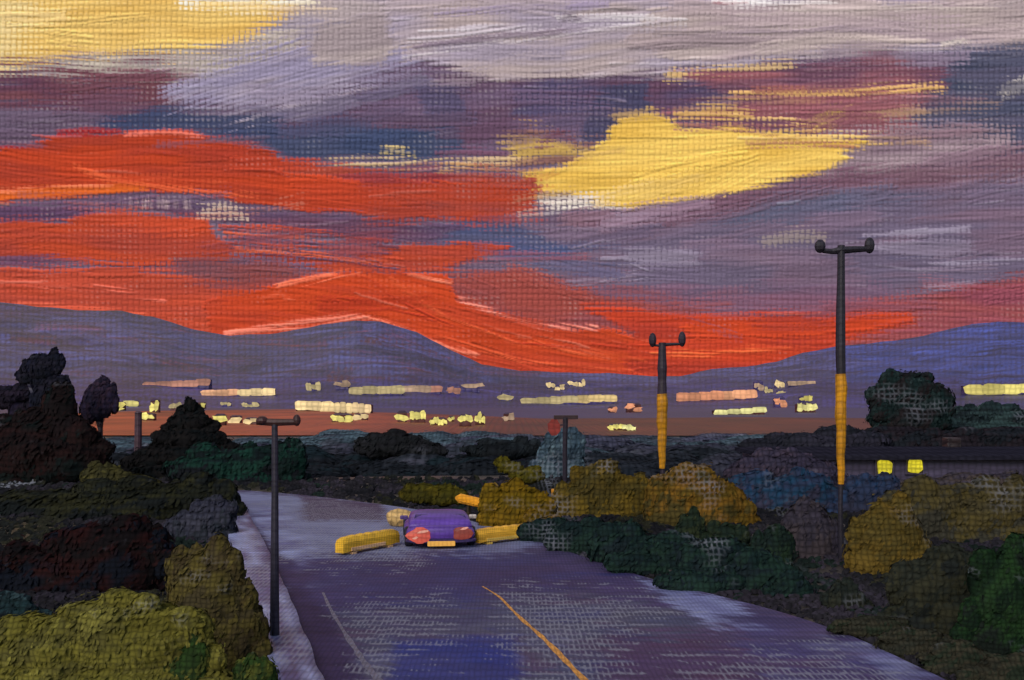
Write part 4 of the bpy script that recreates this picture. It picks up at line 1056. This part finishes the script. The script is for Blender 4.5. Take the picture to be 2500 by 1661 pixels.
# tan boulder on the far side of the car
bm = bmesh.new(); bmesh.ops.create_icosphere(bm, subdivisions=3, radius=1.0)
for v in bm.verts:
    kx = .78 + .5 * float(fbm(v.co.x * 1.6 + 4, v.co.z * 1.6 + v.co.y, 91))
    v.co = Vector((v.co.x * .42 * kx, v.co.y * .36 * kx, v.co.z * .27 * kx))
V = [tuple(v.co) for v in bm.verts]; F = [tuple(v.index for v in f.verts) for f in bm.faces]; bm.free()
p = G(925, 1212); p.z = .2
rock = mesh_obj('boulder', V, F, paint_mat('boulder_stone', .15, alb((206, 168, 104)), weave=.6, streak=.8)); rock.location = p
tag(rock, 'tan lumpy boulder up the road to the left of the purple car', 'boulder')

# ------------------------------------------------------------------ the car
def ragged0(cx, cz, w, h, y, seed, n=9, th=.03):
    r = random.Random(seed); V = []
    for yy in (y - th, y):
        r = random.Random(seed)
        for k in range(n):
            a = 2 * math.pi * k / n; s = r.uniform(.7, 1.2)
            V.append((cx + w / 2 * math.cos(a) * s, yy, cz + h / 2 * math.sin(a) * s + .25 * w / 2 * math.cos(a)))
    return V, [tuple(range(n)), tuple(range(2 * n - 1, n - 1, -1))] + [(i, i + n, (i + 1) % n + n, (i + 1) % n) for i in range(n)]


def loft(secs, n=20, e=3.2):
    V, F = [], []
    for (y, hw, z0, z1, taper) in secs:
        for k in range(n):
            a = 2 * math.pi * (k + .5) / n
            ca, sa = math.cos(a), math.sin(a)
            x = math.copysign(abs(ca) ** (2 / e), ca) * hw; z = math.copysign(abs(sa) ** (2 / e), sa)
            x *= 1 - taper * max(0, (z + 1) / 2)
            V.append((x, y, (z0 + z1) / 2 + z * (z1 - z0) / 2))
    for i in range(len(secs) - 1):
        for k in range(n):
            F.append((i * n + k, i * n + (k + 1) % n, (i + 1) * n + (k + 1) % n, (i + 1) * n + k))
    F.append(tuple(range(n - 1, -1, -1))); F.append(tuple((len(secs) - 1) * n + k for k in range(n)))
    return V, F


cp = G(1017, 1266)
car = empty('car', (cp.x, cp.y, .0), 'low purple car driving away with red tail lights', 'car', rz=math.radians(7))
car.scale = (1.0, .8, .8)
cm = paint_mat('car_purple', .12, alb((98, 66, 156)), weave=.3, streak=1.5, rough=.4, spec=.4, bump=.08)
cg = paint_mat('car_glass', .12, alb((60, 46, 104)), weave=.25, streak=.5, rough=.2, spec=.6)
v, f = loft([(0, .74, .30, .62, .06), (.06, .82, .24, .67, .06), (.3, .86, .2, .70, .08), (1.2, .88, .18, .71, .08), (2.6, .88, .18, .69, .08), (3.4, .85, .2, .62, .1), (3.75, .74, .24, .54, .1), (3.85, .6, .3, .48, .1)])
body = mesh_obj('body', v, f, cm, car, smooth=True)
v, f = loft([(.30, .78, .58, .72, .06), (.5, .79, .58, .84, .10), (.9, .80, .58, .98, .15), (1.5, .80, .58, 1.02, .17), (2.1, .79, .58, .97, .16), (2.7, .74, .58, .74, .12)], 24, 4.5)
mesh_obj('cabin', v, f, cm, car, smooth=True)
V = [(-.66, .42, .765), (.66, .42, .765), (.60, .83, .955), (-.60, .83, .955)]; V += [(x, y + .03, z - .03) for x, y, z in V]
mesh_obj('rear_window', V, [(0, 1, 2, 3), (7, 6, 5, 4), (0, 4, 5, 1), (1, 5, 6, 2), (2, 6, 7, 3), (3, 7, 4, 0)], cg, car)


def lens(cx, cz, rx, rz, y, c, st=1.0):
    V, F = [], []
    n = 14
    for j, (q, dy) in enumerate(((1.0, 0.02), (.9, -.035), (.55, -.06))):
        for k in range(n):
            a = 2 * math.pi * k / n
            V.append((cx + rx * q * math.cos(a) * (1 + .18 * math.sin(3 * a + cx * 4) + .10 * math.sin(5 * a)), y + dy, cz + rz * q * math.sin(a) * (1 + .16 * math.sin(2 * a + cx * 3))))
    V.append((cx, y - .07, cz))
    for j in range(2):
        for k in range(n):
            F.append((j * n + k, j * n + (k + 1) % n, (j + 1) * n + (k + 1) % n, (j + 1) * n + k))
    for k in range(n):
        F.append((2 * n + k, 2 * n + (k + 1) % n, 3 * n))
    F.append(tuple(range(n - 1, -1, -1)))
    return V, F


v, f = lens(-.52, .42, .30, .22, -.02, None); mesh_obj('tail_light', v, f, glow_mat('tail_light_red', (214, 92, 74), .1, .8, streak=1.2), car)
v, f = lens(.50, .46, .24, .23, -.02, None); mesh_obj('tail_light', v, f, glow_mat('tail_light_dark_red', (160, 70, 58), .1, .7, streak=1.2), car)
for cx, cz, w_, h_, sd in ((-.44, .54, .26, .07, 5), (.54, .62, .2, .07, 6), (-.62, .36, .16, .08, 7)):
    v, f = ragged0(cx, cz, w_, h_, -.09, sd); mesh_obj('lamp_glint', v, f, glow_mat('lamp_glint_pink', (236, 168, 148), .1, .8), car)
v, f = box(.0, -.03, .17, .66, .08, .15, .3); mesh_obj('number_plate', v, f, glow_mat('plate_amber', (226, 166, 74), .1, .9, streak=1.0), car)
v, f = loft([(-.04, .76, .2, .31, 0), (.02, .84, .18, .33, 0), (.2, .86, .18, .33, 0)]); mesh_obj('bumper', v, f, pole_mat((58, 44, 92), 25), car)
tyre_m = paint_mat('tyre_rubber', .1, alb((34, 32, 40)))
for sx in (-.76, .76):
    for sy in (.75, 3.05):
        V, F = [], []
        n = 18
        for (r_, dx) in ((.17, -.09), (.26, -.1), (.30, -.06), (.30, .06), (.26, .1), (.17, .09)):
            for k in range(n):
                a = 2 * math.pi * k / n
                V.append((sx + dx, sy + r_ * math.cos(a), .30 + r_ * math.sin(a)))
        for j in range(5):
            for k in range(n):
                F.append((j * n + k, j * n + (k + 1) % n, (j + 1) * n + (k + 1) % n, (j + 1) * n + k))
        F.append(tuple(range(n))); F.append(tuple(5 * n + k for k in range(n - 1, -1, -1)))
        mesh_obj('wheel', V, F, tyre_m, car)
for sx, c in ((-.86, (90, 70, 130)), (.88, (212, 200, 190))):
    v, f = box(sx, 1.9, .74, .2, .1, .13, .4); mesh_obj('mirror', v, f, pole_mat(c, 25), car)

# ------------------------------------------------------------------ the long house with two lit windows
hd0 = 50.0; k0 = hd0 / FPX
hx = (2150 - UC) * k0; hb = float(land_z(hx, hd0))
zz = lambda v: P(0, v, hd0).z - hb
house = empty('house', (hx, hd0, hb), 'long low dark purple house with two yellow lit windows', 'house')
W2, D2, E2, R2 = 380 * k0, 7.0, zz(1054), zz(1038)
m_ = paint_mat('house_wall', .33, alb((74, 66, 86)), weave=.6, streak=1.2, bump=.1)
v, f = box(0, D2 / 2, (E2 - .4) / 2, W2 * 2 * .96, D2, E2 + .4, .01); mesh_obj('wall', v, f, m_, house)
o_ = .5
V = [(-W2, -o_, E2 - .1), (W2, -o_, E2 - .1), (W2, D2 + o_, E2 - .1), (-W2, D2 + o_, E2 - .1), (-W2 * .93, D2 / 2, R2), (W2 * .93, D2 / 2, R2), (-W2, -o_, E2 + .1), (W2, -o_, E2 + .1), (W2, D2 + o_, E2 + .1), (-W2, D2 + o_, E2 + .1)]
F = [(3, 2, 1, 0), (0, 1, 7, 6), (1, 2, 8, 7), (2, 3, 9, 8), (3, 0, 6, 9), (6, 7, 5, 4), (8, 9, 4, 5), (7, 8, 5), (9, 6, 4)]
roof = mesh_obj('roof', V, F, paint_mat('house_roof', .42, alb((42, 41, 52)), weave=.6, rough=.95, spec=0.0, bump=.1), house)
v, f = box(W2 * .3, D2 / 2, R2 + .1, .7, .7, .7, .06); mesh_obj('chimney', v, f, paint_mat('chimney_brick', .42, alb((46, 36, 38))), roof)


def ragged(cx, cz, w, h, y, seed, n=10, th=.12, jit=.16):
    r = random.Random(seed); r0 = r.uniform(.45, .9) if jit > .2 else .5; skew = r.uniform(-.25, .25) * (h / max(w, h)) if jit > .2 else 0
    pts = []
    for k in range(n):
        a = 2 * math.pi * (k + .5) / n
        ca, sa = math.cos(a), math.sin(a)
        ex = r0; x = math.copysign(abs(ca) ** ex, ca) * w / 2; z = math.copysign(abs(sa) ** ex, sa) * h / 2 + skew * x
        pts.append((cx + x * (1 + r.uniform(-jit, jit)), cz + z * (1 + r.uniform(-jit, jit))))
    V = [(x, y - th, z) for x, z in pts] + [(x, y, z) for x, z in pts]
    F = [tuple(range(n)), tuple(range(2 * n - 1, n - 1, -1))] + [(i, i + n, (i + 1) % n + n, (i + 1) % n) for i in range(n)]
    return V, F


wm = glow_mat('window_yellow', (214, 198, 40), .2, 1.0, streak=1.3, weave=.6)
for i, (u, v_) in enumerate(((2036, 1077), (2106, 1073))):
    cx, cz = (u - 2150) * k0, zz(v_)
    v, f = ragged(cx, cz, 34 * k0, 34 * k0, -.12, 70 + i, 12, .05, .12)
    wi = mesh_obj('window', v, f, wm, house)
    v, f = join([box(cx, -.08, cz + s * .40, .90, .10, .05, .1) for s in (-1, 1)] + [box(cx + s * .42, -.08, cz, .05, .10, .74, .1) for s in (-1, 1)])
    mesh_obj('frame', v, f, m_, wi)

# ------------------------------------------------------------------ the town: lit houses and long lit halls
GLOW = {}


def glow(c, d):
    k = (tuple(c), round(d / 250))
    if k not in GLOW:
        GLOW[k] = glow_mat('window_glow', c, (.0054) * d, 1.0, weave=.45, streak=1.2)
    return GLOW[k]


_wall_m = {}


def town_mats(v):
    key = 0 if v > 941 else 1
    if key not in _wall_m:
        if key == 0:
            _wall_m[key] = (paint_mat('town_wall', 3.4, alb((92, 52, 48))), paint_mat('town_roof', 3.4, alb((66, 48, 70))))
        else:
            _wall_m[key] = (paint_mat('hill_wall', 6.4, alb((76, 66, 110))), paint_mat('hill_roof', 6.4, alb((70, 62, 108))))
    return _wall_m[key]


_t = [0]


def lit(u, v, w, h, c, label, n=1, slope=0.0, long=False, gap=.1, c2=None):
    """A building whose lit front is seen w by h large around (u, v)."""
    _t[0] += 1
    p, d = on_land(u, v + h / 2 + 1)
    k = d / FPX
    Wm, Hm = w * k, h * k
    name = 'lit_hall' if long else 'lit_house'
    root = empty(name, p[:], label, 'hall' if long else 'house', 'lit halls of the town' if long else 'lit houses of the town')
    mw, mr = town_mats(v + h / 2 + 1)
    D = min(Wm * .7, 12.0)
    ww = Wm * (.97 if long else .9)
    sl = slope * k
    # wall block, its top following the slope of the street
    V = [(-ww / 2, 0, -1.2 + 0), (ww / 2, 0, -1.2), (ww / 2, D, -1.2), (-ww / 2, D, -1.2)]
    t0, t1 = Hm * .86 - sl / 2, Hm * .86 + sl / 2
    V += [(-ww / 2, 0, t0), (ww / 2, 0, t1), (ww / 2, D, t1), (-ww / 2, D, t0)]
    mesh_obj('wall', V, [(3, 2, 1, 0), (0, 1, 5, 4), (1, 2, 6, 5), (2, 3, 7, 6), (3, 0, 4, 7), (4, 5, 6, 7)], mw, root)
    rh = Hm * (.12 if long else .2)
    V = [(-ww * .52, -.3, t0 + .02), (ww * .52, -.3, t1 + .02), (ww * .52, D + .3, t1 + .02), (-ww * .52, D + .3, t0 + .02), (-ww * .36, D / 2, t0 + rh), (ww * .36, D / 2, t1 + rh)]
    mesh_obj('roof', V, [(3, 2, 1, 0), (0, 1, 5, 4), (2, 3, 4, 5), (1, 2, 5), (3, 0, 4)], mr, root)
    if not long:
        n = n + random.choice((0, 1, 1, 2))
    pw = Wm / n
    for i in range(n):
        cx = (i + .5 - n / 2) * pw
        cz = Hm / 2 + sl * (cx / Wm)
        hh = Hm * (random.uniform(.86, 1.04) if long else random.uniform(.45, 1.1)); off = random.uniform(-.05, .05) if long else random.uniform(-.22, .22)
        vv, ff = ragged(cx, cz + off * Hm, pw * (1.32 - gap) * random.uniform(.93, 1.08), hh, -.06 - .06 * (i % 2), _t[0] * 31 + i, 12, .12, .12 if long else .34)
        cc = c if (c2 is None or i < n / 2) else c2; cc = tuple(int(x * (1.0, .9, 1.05)[i % 3]) if x * 1.05 < 252 else x for x in cc)
        mesh_obj('window', vv, ff, glow(cc, d), root)
    return root


Y1, Y2, CR, PE, TA, OLV, SAL, DIM = (236, 220, 120), (222, 206, 108), (236, 206, 148), (222, 164, 122), (172, 142, 116), (176, 158, 112), (224, 148, 108), (164, 112, 94)
# long lit halls on the hillside
lit(408, 884, 150, 17, DIM, 'dim orange hall highest on the left hillside', 5, 7, True, .06)
lit(550, 904, 164, 17, PE, 'peach lit hall below the dim orange hall', 6, 5, True, .05, CR)
lit(868, 898, 122, 20, OLV, 'olive lit left half of the long hall in the middle', 4, 1, True, .05)
lit(974, 896, 84, 18, TA, 'tan lit hall joined to the right end of the olive hall', 3, 1, True, .05, DIM)
lit(724, 936, 86, 24, CR, 'bright cream hall above the T shaped lamp', 3, -3, True, .04)
lit(812, 941, 86, 24, CR, 'cream hall with many narrow windows right of the bright cream hall', 6, -3, True, .24, (220, 190, 140))
lit(1312, 920, 216, 18, OLV, 'very long olive cream hall left of the middle pole', 7, 8, True, .05, (196, 168, 112))
lit(1652, 911, 182, 22, SAL, 'salmon lit hall between the two utility poles', 7, 8, True, .05, (228, 160, 118))
lit(1848, 882, 62, 11, TA, 'thin tan hall high beside the tall pole', 3, 1, True, .06)
lit(2310, 896, 170, 26, (216, 200, 112), 'yellow hall at the right picture edge above the house', 4, 4, True, .04)
lit(1706, 948, 116, 13, (232, 224, 150), 'pale yellow hall below the salmon hall', 4, 8, True, .06)
# small lit houses
for (u, v, w, h, c, n, lb) in [
    (268, 936, 32, 19, Y2, 1, 'round yellow lit house nearest the slender tree'), (300, 929, 28, 14, (206, 192, 112), 1, 'flat yellow lit house just right of the round one'),
    (356, 936, 20, 30, Y1, 1, 'tall yellow lit house above the plain post'), (340, 962, 30, 16, Y1, 1, 'yellow lit house right beside the plain post'), (318, 966, 8, 14, Y2, 1, 'tiny yellow lit house touching the plain post'),
    (404, 938, 26, 14, OLV, 1, 'dim yellow house just left of the conifer top'), (462, 934, 20, 14, Y2, 1, 'small yellow house touching the conifer top'),
    (506, 968, 26, 24, Y1, 1, 'bright yellow house right of the conifer, left of a row of three'), (542, 967, 26, 16, CR, 1, 'cream house in the middle of three right of the conifer'), (578, 971, 28, 14, CR, 1, 'cream house at the right of three beside the lamp'),
    (520, 931, 22, 10, OLV, 1, 'faint olive house under the peach hall'), (576, 932, 36, 12, OLV, 1, 'dull olive house below the right end of the peach hall'),
    (722, 888, 30, 22, OLV, 1, 'olive house high left of the olive hall'), (788, 886, 32, 18, TA, 1, 'small tan house touching the left end of the olive hall'),
    (786, 964, 48, 18, Y1, 2, 'yellow house under the many windowed hall'), (830, 962, 34, 14, CR, 2, 'small cream house right under the many windowed hall'),
    (926, 961, 22, 24, Y1, 1, 'left bright yellow house of a pair above the black tree'), (962, 961, 36, 26, Y1, 1, 'right bright yellow house of a pair above the black tree'),
    (1010, 972, 38, 16, Y1, 2, 'low yellow house right of the bright pair'), (1040, 966, 14, 12, Y2, 1, 'tiny yellow house between the low one and the round one'), (1072, 970, 30, 26, Y1, 1, 'round yellow house left of the last in the row'), (1106, 968, 24, 24, Y1, 1, 'last yellow house of the row left of the red sign'),
    (1046, 898, 30, 26, DIM, 1, 'reddish house at the right end of the tan hall'), (1086, 892, 44, 22, TA, 1, 'tan house right of the reddish house'),
    (1166, 912, 26, 24, OLV, 1, 'lone olive cream house left of the very long hall'), (1172, 962, 26, 18, TA, 1, 'dim tan house above the red sign to the left'),
    (1269, 886, 18, 16, CR, 1, 'leftmost of four cream houses high left of the middle pole'), (1290, 893, 22, 13, CR, 1, 'second of four cream houses high left of the middle pole'), (1321, 885, 22, 17, CR, 1, 'third of four cream houses high left of the middle pole'), (1341, 885, 14, 15, CR, 1, 'last of four cream houses, nearest the middle pole'),
    (1412, 944, 20, 12, SAL, 1, 'small salmon house below the right end of the very long hall'), (1461, 940, 36, 20, SAL, 1, 'domed salmon house close left of the middle pole'),
    (1420, 986, 36, 14, Y1, 2, 'pale yellow house low in the wood left of the middle pole'), (1450, 988, 30, 12, (236, 228, 150), 2, 'pale yellow house nearest the foot of the middle pole'),
    (1749, 889, 22, 24, TA, 1, 'cream tan house at the right end of the salmon hall'), (1772, 899, 18, 13, OLV, 1, 'tiny olive house right of the salmon hall end'), (1797, 884, 20, 15, CR, 1, 'cream house high between salmon hall and tall pole'), (1800, 903, 18, 12, OLV, 1, 'small olive house under the high cream house'),
    (1798, 926, 26, 24, SAL, 1, 'round salmon house right of the salmon hall'), (1858, 918, 28, 13, Y2, 1, 'small yellow green house near the tall pole'), (1860, 940, 44, 20, (232, 222, 140), 2, 'pale yellow house low beside the tall pole'),
]:
    lit(u, v, w, h, c, lb, n)
